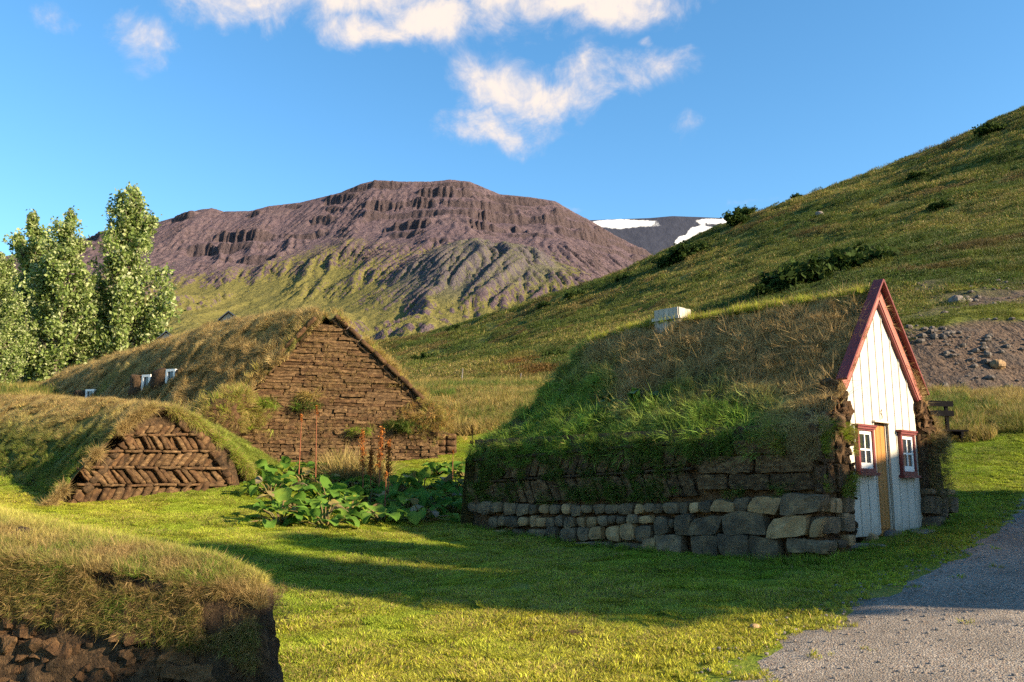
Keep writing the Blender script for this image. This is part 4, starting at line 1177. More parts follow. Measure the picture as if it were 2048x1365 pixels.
    scatter('wall_grass', 'dry_s', P, D, rng.uniform(0.4, 0.9, n), mixc(DEEP, BROWN, rng.uniform(size=n)), 0.4, H)
    # ---- boarded gable
    ez = np.array([0, 0, 1.0]); slope = (4.87 - 3.10) / 1.64
    edges = [-1.62, -1.38, -1.06, -0.74, -0.42, -0.125, 0.17, 0.48, 0.79, 1.09, 1.37]
    ztop = lambda b: 4.80 - abs(b) * slope
    def board(b0, b1, z0, cut=None):
        pts = [(b0, z0), (b1, z0), (b1, ztop(b1))]
        if b0 < 0 < b1: pts.append((0, ztop(0)))
        pts.append((b0, ztop(b0)))
        k = len(pts)
        Vb = [Wh(b, 0.0, z) for b, z in pts] + [Wh(b, 0.03, z) for b, z in pts]
        Fb = [list(range(k)), list(range(2 * k - 1, k - 1, -1))] + [[i, i + k, (i + 1) % k + k, (i + 1) % k] for i in range(k)]
        obj('board', Vb, Fb, M['white'], H, smooth=False)
    for b0, b1 in zip(edges[:-1], edges[1:]):
        door = b0 > -0.43 and b1 < 0.18
        board(b0 + 0.004, b1 - 0.004, 2.54 if door else 0.80 + 0.02 * rng.uniform())
    for b in edges[1:-1]:
        door = -0.4 < b < 0.16
        z0 = 2.58 if door else 0.83
        o = Wh(b - 0.011, -0.013, z0)
        obj('batten', *box_frame(o, HB * 0.022, HA * 0.012, ez * (ztop(b) - z0 - 0.05)), M['batten'], H, smooth=False)
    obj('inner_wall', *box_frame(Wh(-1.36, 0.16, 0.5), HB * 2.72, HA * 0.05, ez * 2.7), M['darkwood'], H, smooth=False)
    Vg = [Wh(-1.5, 0.033, 3.0), Wh(1.5, 0.033, 3.0), Wh(0, 0.033, 4.62), Wh(-1.5, 0.06, 3.0), Wh(1.5, 0.06, 3.0), Wh(0, 0.06, 4.62)]
    obj('gable_backing', Vg, [[0, 1, 2], [5, 4, 3], [0, 3, 4, 1], [1, 4, 5, 2], [2, 5, 3, 0]], M['darkwood'], H, smooth=False)
    # ---- bargeboards: projecting cap, face board, inner moulding
    for s in (-1, 1):
        L = math.hypot(1.64, 1.77); e = (HB * s * 1.64 + ez * -1.77) / L; nn = (HB * s * 1.77 + ez * 1.64) / L
        ap = Wh(0, 0, 4.87)
        bg = obj('bargeboard', *box_frame(ap - HA * 0.075 - nn * 0.215, e * (L - 0.02), HA * 0.03, nn * 0.195), M['pink'], H, smooth=False)
        Vc, Fc = box_frame(ap - HA * 0.17 - nn * 0.015, e * L, HA * 0.165, nn * 0.035)
        link('cap_board', mesh_np('cap_board', Vc - np.array(H['_o']), Fc, M['red'], False), bg)
        Vc, Fc = box_frame(ap - HA * 0.062 - nn * 0.255 + e * 0.17, e * (L - 0.22), HA * 0.06, nn * 0.05)
        link('moulding', mesh_np('moulding', Vc - np.array(H['_o']), Fc, M['red'], False), bg)
    # ---- door in its reveal
    d0, d1, zb, zt = -0.42, 0.17, 0.86, 2.54
    door = obj('door', *box_frame(Wh(d0 + .02, 0.075, zb), HB * (d1 - d0 - .04), HA * 0.02, ez * (zt - zb)), M['ochre'], H, smooth=False)
    loc = lambda VF: (VF[0] - np.array(H['_o']), VF[1])
    for k in range(3):
        wd = (d1 - d0 - 0.10) / 3
        link('door_plank', mesh_np('door_plank', *loc(box_frame(Wh(d0 + 0.05 + k * wd + 0.006, 0.048, zb + 0.03), HB * (wd - 0.012), HA * 0.026, ez * (zt - zb - 0.05))), M['ochre'], False), door)
    link('threshold', mesh_np('threshold', *loc(box_frame(Wh(d0 + .02, -0.015, zb - 0.07), HB * (d1 - d0 - .04), HA * 0.13, ez * 0.08)), M['ochre'], False), door)
    for bb in (d0 + 0.005, d1 - 0.045):
        link('door_jamb', mesh_np('door_jamb', *loc(box_frame(Wh(bb, 0.032, zb), HB * 0.04, HA * 0.04, ez * (zt - zb))), M['ochre'] if bb < 0 else M['white'], False), door)
    link('drip_board', mesh_np('drip_board', *loc(box_frame(Wh(d0 - .03, -0.05, zt - 0.004), HB * (d1 - d0 + .07), HA * 0.048, ez * 0.025)), M['white'], False), door)
    hk = [Wh(-0.10, -0.02 - 0.0 * i, 2.60) + ez * (0.03 * i) + HB * 0.018 * math.sin(i * 1.4) for i in range(6)]
    link('door_hook', mesh_np('door_hook', *loc(tube(hk, [0.008] * 6, 6)), M['iron'], True), door)
    # ---- two windows
    for b0, b1, z0, z1 in ((-1.15, -0.55, 1.75, 2.44), (0.51, 1.12, 1.72, 2.42)):
        fw = 0.058
        win = obj('window', *box_parts([(Wh(b0, -0.065, z0), HB * fw, HA * 0.06, ez * (z1 - z0)), (Wh(b1 - fw, -0.065, z0), HB * fw, HA * 0.06, ez * (z1 - z0)),
                                        (Wh(b0 + fw, -0.065, z0), HB * (b1 - b0 - 2 * fw), HA * 0.06, ez * fw), (Wh(b0 + fw, -0.065, z1 - fw), HB * (b1 - b0 - 2 * fw), HA * 0.06, ez * fw)]), M['red'], H, smooth=False)
        link('window_hood', mesh_np('window_hood', *loc(box_parts([(Wh(b0 - .05, -0.10, z1 + .002), HB * (b1 - b0 + .10), HA * 0.095, ez * 0.03), (Wh(b0 - .025, -0.085, z1 - 0.035), HB * (b1 - b0 + .05), HA * 0.018, ez * 0.035)])), M['red'], False), win)
        link('window_sill', mesh_np('window_sill', *loc(box_parts([(Wh(b0 - .05, -0.10, z0 - 0.045), HB * (b1 - b0 + .10), HA * 0.095, ez * 0.043)])), M['red'], False), win)
        i0, i1, k0, k1 = b0 + fw, b1 - fw, z0 + fw, z1 - fw; sw = 0.055; bm = (i0 + i1) / 2; km = (k0 + k1) / 2
        link('sash', mesh_np('sash', *loc(box_parts([(Wh(i0 + .002, -0.04, k0 + .002), HB * sw, HA * 0.03, ez * (k1 - k0 - .004)), (Wh(i1 - sw - .002, -0.04, k0 + .002), HB * sw, HA * 0.03, ez * (k1 - k0 - .004)),
            (Wh(i0 + sw, -0.039, k0 + .002), HB * (i1 - i0 - 2 * sw), HA * 0.029, ez * (sw + .03)), (Wh(i0 + sw, -0.039, k1 - sw), HB * (i1 - i0 - 2 * sw), HA * 0.029, ez * (sw - .002)),
            (Wh(bm - .013, -0.037, k0 + sw), HB * 0.026, HA * 0.025, ez * (k1 - k0 - 2 * sw)), (Wh(i0 + sw, -0.0365, km - .013), HB * (i1 - i0 - 2 * sw), HA * 0.024, ez * 0.026)])), M['winwhite'], False), win)
        for ba, bb in ((i0 + sw, bm - .013), (bm + .013, i1 - sw)):
            for ka, kb in ((k0 + sw + .03, km - .013), (km + .013, k1 - sw)):
                link('pane', mesh_np('pane', *loc(box_frame(Wh(ba - .004, -0.022, ka - .004), HB * (bb - ba + .008), HA * 0.006, ez * (kb - ka + .008))), M['glass'], False), win)
    # ---- small fittings by the wall edge
    c = Wh(-1.27, -0.012, 2.62); Vd = [c + HB * 0.05 * math.cos(a) + ez * 0.085 * math.sin(a) - HA * dd for dd in (0, 0.02) for a in np.linspace(0, 2 * math.pi, 17)[:-1]]
    Fd = [list(range(15, -1, -1)), list(range(16, 32))] + [[i, (i + 1) % 16, 16 + (i + 1) % 16, 16 + i] for i in range(16)]
    obj('vent_plate', Vd, Fd, M['metal'], H, smooth=False)
    obj('flag_bracket', *box_parts([(Wh(-1.245, -0.05, 2.20), HB * 0.03, HA * 0.036, ez * 0.24), (Wh(-1.33, -0.045, 2.28), HB * 0.085, HA * 0.03, ez * 0.05)]), M['metal'], H, smooth=False)
    # ---- wooden chimney box on the ridge
    cc = Wh(0.02, 3.95, 0)
    u = HB * 0.0 + HA; ch = obj('chimney', *box_frame(Wh(-0.20, 3.70, 4.20), HB * 0.40, HA * 0.50, ez * 0.48), M['darkwood'], H, smooth=False)
    for k in range(5):
        for sgn, bb in ((-1, -0.225), (1, 0.203)):
            link('chimney_board', mesh_np('chimney_board', *loc(box_frame(Wh(bb, 3.675 + k * 0.11, 4.20), HB * 0.022, HA * 0.104, ez * (0.74 + 0.01 * rng.uniform()))), M['greywood'], False), ch)
    for k in range(4):
        for tt_ in (3.675, 4.205):
            link('chimney_board', mesh_np('chimney_board', *loc(box_frame(Wh(-0.20 + k * 0.1005, tt_ - (0.022 if tt_ < 4 else 0), 4.20), HB * 0.096, HA * 0.021, ez * (0.74 + 0.01 * rng.uniform()))), M['greywood'], False), ch)
    link('chimney_rim', mesh_np('chimney_rim', *loc(box_parts([(Wh(-0.26, 3.64, 4.72), HB * 0.033, HA * 0.62, ez * 0.06), (Wh(0.228, 3.64, 4.72), HB * 0.033, HA * 0.62, ez * 0.06), (Wh(-0.226, 3.62, 4.722), HB * 0.452, HA * 0.03, ez * 0.058), (Wh(-0.226, 4.235, 4.722), HB * 0.452, HA * 0.03, ez * 0.058)])), M['greywood'], False), ch)
    # ---- broad dock leaves growing out of the roof
    D0 = nearest_on(roofV, 1262, 795)
    dk = thing('dock_plant', tuple(D0), 'broad-leaved dark green plant growing out of the turf roof of the white-gabled house', 'plant')
    for k in range(22):
        add_leaf(dk, D0 + (HA * rng.uniform(-.75, .75) + HB * rng.uniform(-.25, .15) + ez * rng.uniform(-.15, .12)), rng.uniform(0, 6.28), rng.uniform(0.3, 1.0), rng.uniform(0.16, 0.30), 'dock', 0.42)
    return H


# ---------------------------------------------------------------- leaves shared by rhubarb and dock
_leafs = {}
def leaf_mesh(kind, var, narrow):
    """heart-shaped blade, unit length along +Y, drooping tip and wavy rim, on a short stalk"""
    key = (kind, var, narrow)
    if key in _leafs: return _leafs[key]
    r = np.random.default_rng(500 + var); V = []; F = []
    nl, nw = 6, 5
    for i in range(nl + 1):
        s = i / nl; wd = narrow * (math.sin(math.pi * (0.10 + 0.86 * s)) ** 0.62) * (1.08 - 0.22 * s)
        for j in range(nw):
            q = j / (nw - 1) * 2 - 1
            back = 0.16 * abs(q) ** 1.5 * (1 - s) ** 2
            z = 0.16 * math.sin(s * 2.4) - 0.42 * s ** 2.4 + 0.16 * abs(q) ** 1.3 * wd * 2 + 0.055 * math.sin(7 * s + 3 * q + var) * abs(q) + 0.03 * r.normal()
            V.append((q * wd * (1 + 0.10 * r.normal() * (abs(q) > .8)), s - back, z))
    for i in range(nl):
        for j in range(nw - 1):
            a = i * nw + j; F.append((a, a + 1, a + nw + 1, a + nw))
    lv = 0.15 * r.uniform(size=len(V)) + 0.1
    _leafs[key] = mesh_np('leaf', V, np.array(F), M[kind], True, dict(lv=lv)); return _leafs[key]


def add_leaf(parent, base, az, pitch, size, kind='rhubarb', narrow=0.5):
    me = leaf_mesh(kind, int(rng.integers(0, 6)), narrow)
    o = bpy.data.objects.new('leaf', me); COL.objects.link(o); o.parent = parent
    o.location = np.asarray(base) - np.array(parent['_o']); o.rotation_euler = (pitch, rng.uniform(-.35, .35), az); o.scale = (size,) * 3
    return o

build_white_house()

# ================================================================== LOFTED TURF ROOFS
def loft(ridge, left, right, ns, nw, p0=1.1, p1=1.6, amp=0.08, seed=0, pr=None):
    """turf roof between two feet lines over a ridge line"""
    def res(L):
        L = np.asarray(L, float); d = np.concatenate([[0], np.cumsum(np.linalg.norm(np.diff(L, axis=0), axis=1))]); d /= d[-1]
        s = np.linspace(0, 1, ns); Q = np.stack([np.interp(s, d, L[:, i]) for i in range(3)], 1)
        for _ in range(4): Q[1:-1] = (Q[:-2] + 2 * Q[1:-1] + Q[2:]) / 4
        return Q
    Rg, Lf, Rt = res(ridge), res(left), res(right)
    s = np.linspace(0, 1, ns); p = p0 + (p1 - p0) * sstep(0, 0.3, s)
    V = np.zeros((ns, nw, 3)); w = np.linspace(-1, 1, nw)
    for j, ww in enumerate(w):
        q = abs(ww); foot = Lf if ww < 0 else Rt
        V[:, j, :2] = Rg[:, :2] + (foot - Rg)[:, :2] * q
        pp = p if ww < 0 or pr is None else pr
        V[:, j, 2] = Rg[:, 2] - (Rg[:, 2] - foot[:, 2]) * q ** pp
    V = V.reshape(-1, 3); n = grid_normals(V, ns, nw); n = np.where(n[:, 2:3] < 0, -n, n)
    V = V + n * (amp * fbm(V / 0.7, 3, seed) + amp * 1.2 * fbm(V / 2.2, 2, seed + 5))[:, None]
    return V, grid_faces(ns, nw)


def turf_grass(V, F, n, parent, colour, seed, scl=(0.5, 1.0), front=True, away=0.5):
    P, N = sample_mesh(V, F, n); N = np.where(N[:, 2:3] < 0, -N, N)
    if front:      # only slopes that turn to the viewer's side, with some margin over the ridge
        k = ((CAM - P) * N).sum(1) > -0.35 * np.linalg.norm(P - CAM, axis=1); P, N = P[k], N[k]
    px, py = pix(P); a = fbm(P / 1.4, 3, seed); c = fbm(P / 0.4, 3, seed + 3)
    tint, dry, green, sc = colour(P, px, py, a, c)
    tint = tint * (0.7 + 0.6 * rng.uniform(size=len(P)))[:, None]
    D = N + 0.12 * rng.normal(size=P.shape); D[:, 0] -= 0.1
    isg = rng.uniform(size=len(P)) < green
    s = rng.uniform(*scl, len(P)) * sc
    for key, m, nm, f in (('dry', ~isg, 'dry_grass', 1.0), ('meadow', isg, 'green_grass', 0.62)):
        if m.sum(): scatter(nm, key, P[m], D[m], s[m] * f, tint[m], dry[m], parent)


def inside_x(poly, z):
    """extent of a (b, z) polygon at height z"""
    xs = []
    for (b0, z0), (b1, z1) in zip(poly, poly[1:] + poly[:1]):
        if (z0 - z) * (z1 - z) < 0: xs.append(b0 + (b1 - b0) * (z - z0) / (z1 - z0))
    return (min(xs), max(xs)) if len(xs) >= 2 else None


def prism(poly3, back):
    """solid from a planar polygon, extruded by back"""
    k = len(poly3); V = list(poly3) + [p + back for p in poly3]
    F = [list(range(k)), list(range(2 * k - 1, k - 1, -1))] + [[i, i + k, (i + 1) % k + k, (i + 1) % k] for i in range(k)]
    return np.array(V), F


# ================================================================== LARGE TURF GABLE (middle)
def build_turf_gable():
    p0 = at(651, 640, 24.0); B = np.array([math.cos(R(20)), math.sin(R(20)), 0]); n = np.array([B[1], -B[0], 0]); ez = np.array([0, 0, 1.0])
    Hm = thing('turf_gable_house', (p0[0], p0[1], 1.8), 'large turf house with a brown sod-block gable and long grassy roof', 'turf house')
    fp = lambda b, z: np.array([p0[0], p0[1], 0]) + B * b + ez * z
    bz = lambda px, py: (lambda h: (float(np.dot(h - p0, B)), float(h[2])))(hit(px, py, p0, n))
    poly = [bz(412, 985), bz(880, 985), bz(872, 850), bz(838, 800), bz(684, 652), bz(640, 648), bz(500, 790), bz(425, 838)]
    V, F = prism([fp(b, z) for b, z in poly], -n * 0.9)
    obj('gable_core', V - n * 0.02, F, M['soil_dark'], Hm, smooth=False)
    # sod blocks in courses
    zb, zt = poly[0][1], poly[4][1]; blocks = []
    z = zb; row = 0
    while z < zt - 0.05:
        h = 0.10 if z < 3.7 else 0.085
        ex = inside_x(poly, z + h / 2)
        if ex:
            b = ex[0] + rng.uniform(-0.05, 0.02)
            while b < ex[1] - 0.06:
                L = min(rng.uniform(0.28, 0.52) * (1.9 if z > 3.7 else 1.0), ex[1] + rng.uniform(-.02, .05) - b)
                if L > 0.09: blocks.append((b, z, L, h))
                b += L
        z += h; row += 1
    blocks.sort(key=lambda t: -(t[2] * (1.0 if t[1] > 2.2 else 0.5)))
    rest = []
    for i, (b, z, L, h) in enumerate(blocks):
        g = 0.005; dz = rng.uniform(-.008, .008); dd = 0.03 + 0.07 * rng.uniform() ** 2
        VF = quad_block(fp(b + g, z + g * .8 + dz), fp(b + L - g, z + g * .8 + dz * .5), fp(b + L - g + rng.uniform(-.015, .015), z + h - g * .6), fp(b + g + rng.uniform(-.015, .015), z + h - g * .6), n, dd, 0.05, res=(5, 1, 2), amp=0.030, rnd=0.03, freq=12)
        if i < 300: obj('turf_block', *VF, M['soil_light'] if rng.uniform() < .7 else M['soil'], Hm, smooth=False)
        else: rest.append(VF)
    o = obj('small_turf_blocks', *join(rest), M['soil_light'], Hm, smooth=False); o['kind'] = 'stuff'
    # straw and roots sticking out of the courses
    m = 900; P = []
    while len(P) < m:
        b, z = rng.uniform(-3.3, 3.6), rng.uniform(zb + .6, zt); e = inside_x(poly, z)
        if e and e[0] < b < e[1] and vn(np.array([[b * 1.3, z * 3.1]]), 77)[0] > 0.12: P.append(fp(b, z) + n * 0.1)
    P = np.array(P); D = np.tile(n * 0.8 + np.array([0, 0, -0.5]), (m, 1)) + 0.45 * rng.normal(size=(m, 3))
    scatter('straw_roots', 'dry_s', P, D, rng.uniform(0.15, 0.42, m), mixc(BROWN, STRAW, rng.uniform(size=m)), 0.6, Hm)
    # verge of long sods along both slopes
    for (a0, a1), (c0, c1) in (((488, 792), (637, 640)), ((842, 806), (664, 636))):
        q0, q1 = bz(a0, a1), bz(c0, c1); k = 7
        for lay, (off, dep) in enumerate(((0.0, 0.10), (0.13, 0.17))):
            for i in range(k):
                s0, s1 = i / k, (i + 0.97) / k
                e = np.array(q1) - np.array(q0); up = np.array([-e[1], e[0]]); up = up / np.linalg.norm(up) * (1 if up[1] > 0 else -1)
                if up[1] < 0: up = -up
                A_, B_ = np.array(q0) + e * s0 + up * (off - 0.10), np.array(q0) + e * s1 + up * (off - 0.10)
                C_, D_ = B_ + up * 0.135, A_ + up * 0.135
                pts = [fp(*x) for x in (A_, B_, C_, D_)]
                if B_[0] < A_[0]: pts = [pts[1], pts[0], pts[3], pts[2]]
                VF = quad_block(*pts, n, dep * rng.uniform(.8, 1.15), 0.3, res=(4, 3, 2), amp=0.03, rnd=0.12, freq=6)
                obj('verge_sod', *VF, M['soil'] if lay else M['soil_dark'], Hm)
    # shoulders and the lower wall at the right
    for cx, cy, Y, sx, sy, sz in ((442, 838, 22.6, .5, .6, .55), (470, 805, 22.8, .4, .5, .3), (852, 842, 25.6, .35, .6, .5)):
        c = at(cx, cy, Y)
        VF = rough([c + B * d[0] * sx + n * d[1] * sy + ez * d[2] * sz for d in ((-1, 1, -1), (1, 1, -1), (1, -1, -1), (-1, -1, -1), (-1, 1, 1), (1, 1, 1), (1, -1, 1), (-1, -1, 1))], (9, 9, 9), 0.12, 0.35, 2.5)
        obj('turf_shoulder', *VF, M['soil'], Hm)
        Pg, Ng = sample_mesh(VF[0], VF[1], 340); Ng = Ng * np.sign((Ng * (Pg - c)).sum(1))[:, None]
        k = (Ng[:, 2] > -0.3); Pg, Ng = Pg[k], Ng[k]
        scatter('shoulder_grass', 'meadow_s', Pg, Ng + np.array([0, 0, .3]) + .4 * rng.normal(size=Ng.shape), rng.uniform(.4, 1.0, len(Pg)), mixc(FRESH, STRAW, rng.uniform(size=len(Pg))), 0.5, Hm)
    q0, q1 = hit(868, 985, p0 - n * 0.35, n), hit(912, 985, p0 - n * 0.35, n); zt2 = hit(890, 866, p0 - n * 0.35, n)[2]
    Vw, Fw = cube_grid(10, 6, 16)
    Pw = q0 + (q1 - q0) * 1.0 * Vw[:, 0:1] - n * (1.4 * Vw[:, 1:2]); Pw[:, 2] = 1.2 + (zt2 - 1.2 + 0.06 * np.sin(Vw[:, 0] * 5)) * Vw[:, 2]
    Pw += n * (0.05 * fbm(Pw / 0.2, 3, 18))[:, None]
    obj('side_wall', Pw, Fw, M['soil_dark'], Hm)
    for i in range(9):
        for kx in range(2):
            a = q0 + (q1 - q0) * (kx * .5 + .02); b_ = q0 + (q1 - q0) * (kx * .5 + .48); z0 = 1.35 + i * (zt2 - 1.35) / 9; z1 = z0 + (zt2 - 1.35) / 9 - 0.02
            f = lambda p, z: np.array([p[0], p[1], z])
            obj('turf_block', *quad_block(f(a, z0), f(b_, z0), f(b_, z1), f(a, z1), n, 0.06 * rng.uniform(.5, 1.4), 0.05, res=(4, 1, 2), amp=0.02, rnd=0.12, freq=8), M['soil'], Hm)
    # ---- roof
    ridge = [at(652, 634, 24.0), at(560, 627, 25.5), at(480, 646, 27.5), at(340, 686, 31), at(180, 734, 37), at(88, 776, 42)]
    left = [at(494, 790, 22.85), at(395, 848, 23.0), at(300, 850, 24.5), at(230, 835, 27), at(170, 815, 30.5), at(60, 792, 41)]
    left = [at(455, 822, 22.6)] + left[1:]
    right = [at(842, 806, 25.7), (-2.2, 28.5, 3.9), (-5, 31, 4.3), (-9, 35, 4.9), (-15, 42, 5.5), (-21, 47, 5.6)]
    V, F = loft(ridge, left, right, 90, 49, 1.0, 1.45, 0.09, 21)
    # let the front edge end just behind the verge
    obj('roof', V, F, M['turf_green'], Hm)
    def colour(P, px, py, a, c):
        g = sstep(-0.05, 0.35, a - 0.15 * c) * 0.75; top = sstep(60, 10, py - np.interp(px, [80, 180, 340, 480, 560, 660], [778, 734, 686, 646, 627, 634]))
        g = g * (1 - 0.7 * top)
        t = mixc((0.40, 0.295, 0.12), (0.18, 0.21, 0.04), g); t = t * (1 - 0.5 * top[:, None]) + 0.5 * top[:, None] * np.array((0.48, 0.36, 0.15))
        return t, np.clip(0.5 - 0.4 * g + .2 * c, 0, .9), g * 0.6, 1.0 + 0.012 * np.clip(P[:, 1] - 24, 0, 30)
    turf_grass(V, F, 3600, Hm, colour, 151, (0.7, 1.3))
    # long straw tufts along the front edge of the roof
    m = 420; s = rng.uniform(size=m) ** 0.8; e0, e1 = at(652, 634, 24.0), at(440, 830, 22.7)
    P = e0 + (e1 - e0) * s[:, None] + np.array([0, 0, .12]) + rng.normal(size=(m, 3)) * np.array([.12, .12, .06]) - n * 0.25
    D = np.tile([-.2, -.3, .9], (m, 1)) + .4 * rng.normal(size=(m, 3))
    k = fbm(P / 0.5, 2, 5) > -0.05
    scatter('verge_grass', 'meadow_s', P[k], D[k], rng.uniform(.45, 1.0, k.sum()), mixc(STRAW, YELLOW, rng.uniform(size=k.sum())), 0.75, Hm)
    e0, e1 = at(664, 634, 24.1), at(848, 806, 25.7); P = e0 + (e1 - e0) * s[:, None] + np.array([0, 0, .18]) + rng.normal(size=(m, 3)) * np.array([.08, .2, .06]); D = np.tile([.35, -.2, .8], (m, 1)) + .4 * rng.normal(size=(m, 3))
    k = fbm(P / 0.5, 2, 6) > 0.0
    scatter('verge_grass', 'meadow_s', P[k], D[k], rng.uniform(.4, .9, k.sum()), mixc(STRAW, YELLOW, rng.uniform(size=k.sum())), 0.75, Hm)
    # clump of bushes and rust herbs on the right shoulder, green tufts on the face
    for (cx, cy, Y, rad, cnt, c1, c2, dr) in ((838, 835, 25.0, .75, 340, GREEN, (.40, .20, .06), .6), (800, 850, 24.6, .3, 60, DEEP, GREEN, .1), (720, 860, 24.1, .25, 22, GREEN, FRESH, .2), (604, 812, 23.7, .3, 26, GREEN, DEEP, .1), (520, 808, 23.2, .3, 50, GREEN, FRESH, .15),
                                              (500, 840, 23.0, .35, 130, FRESH, STRAW, .5), (440, 820, 22.5, .4, 160, YELLOW, STRAW, .7), (780, 770, 24.8, .22, 60, STRAW, STRAW, .9), (610, 792, 23.75, .15, 50, STRAW, YELLOW, .8)):
        c = at(cx, cy, Y); P = c + rng.normal(size=(cnt, 3)) * rad * np.array([.8, .3, .09 if cnt < 100 else .42]); D = np.tile(n * .8 + np.array([0, 0, -.25 if cnt < 100 else .35]), (cnt, 1)) + .5 * rng.normal(size=(cnt, 3))
        scatter('gable_herbs', 'meadow_s', P, D, rng.uniform(.35, 1.0, cnt), mixc(c1, c2, rng.uniform(size=cnt)), dr, Hm)
    # ---- little roof windows in dug-out recesses
    for px, py, w_, h_ in ((186, 790, .42, .5), (302, 772, .34, .85), (352, 757, .36, .62)):
        c = nearest_on(V, px, py); fw = np.array([-0.35, -0.94, 0]); sd_ = np.array([0.94, -0.35, 0]); c = c + fw * 0.22 + ez * -0.05
        o_ = c - sd_ * w_ / 2 - ez * h_ / 2
        t_ = 0.075
        wn = obj('roof_window', *box_parts([(o_, sd_ * t_, -fw * .10, ez * h_), (o_ + sd_ * (w_ - t_), sd_ * t_, -fw * .10, ez * h_), (o_ + sd_ * t_, sd_ * (w_ - 2 * t_), -fw * .10, ez * t_), (o_ + sd_ * t_ + ez * (h_ - t_), sd_ * (w_ - 2 * t_), -fw * .10, ez * t_)]), M['winwhite'], Hm, smooth=False)
        ox = np.array(Hm['_o'])
        Vp, Fp = box_frame(o_ + sd_ * t_ - fw * .05 + ez * t_, sd_ * (w_ - 2 * t_), -fw * .01, ez * (h_ - 2 * t_)); link('pane', mesh_np('pane', Vp - ox, Fp, M['glass'], False), wn)
        Vp, Fp = box_frame(o_ - fw * .101, sd_ * w_, -fw * .6, ez * h_); link('casing', mesh_np('casing', Vp - ox, Fp, M['greywood'], False), wn)
        for k in (-1, 1):
            cc = c + sd_ * k * (w_ / 2 + .25) - fw * .12
            VF = rough([cc + sd_ * d[0] * .26 + fw * d[1] * .2 + ez * d[2] * h_ * .55 for d in ((-1, 1, -1), (1, 1, -1), (1, -1, -1), (-1, -1, -1), (-1, 1, 1), (1, 1, 1), (1, -1, 1), (-1, -1, 1))], (5, 5, 5), .08, .3, 4)
            link('soil_cheek', mesh_np('soil_cheek', VF[0] - ox, VF[1], M['soil_dark'], True), wn)
    # ---- gabled wooden vents peeping over the ridge
    for px, py, Y in ((455, 645, 28.6), (332, 682, 31.9)):
        c = at(px, py, Y); sd_ = np.array([.94, -.34, 0]); fw = np.array([.34, -.94, 0]); w_, h_ = .30, .26
        ox = np.array(Hm['_o'])
        A_ = [c - sd_ * w_ - ez * .25, c + sd_ * w_ - ez * .25, c + sd_ * w_ + ez * .05, c + ez * h_, c - sd_ * w_ + ez * .05]
        Vv, Fv = prism([p + fw * .35 for p in A_], -fw * .7); vt = obj('roof_vent', Vv, Fv, M['greywood'], Hm, smooth=False)
        for k in (-1, 1):
            e = sd_ * k * (w_ + .12) + ez * -(h_ + .02); Vp, Fp = box_frame(c + ez * (h_ + .03) + fw * .45, e, -fw * .9, ez * .035)
            link('vent_roof', mesh_np('vent_roof', Vp - ox, Fp, M['roofing'], False), vt)
    return V, F
build_turf_gable()


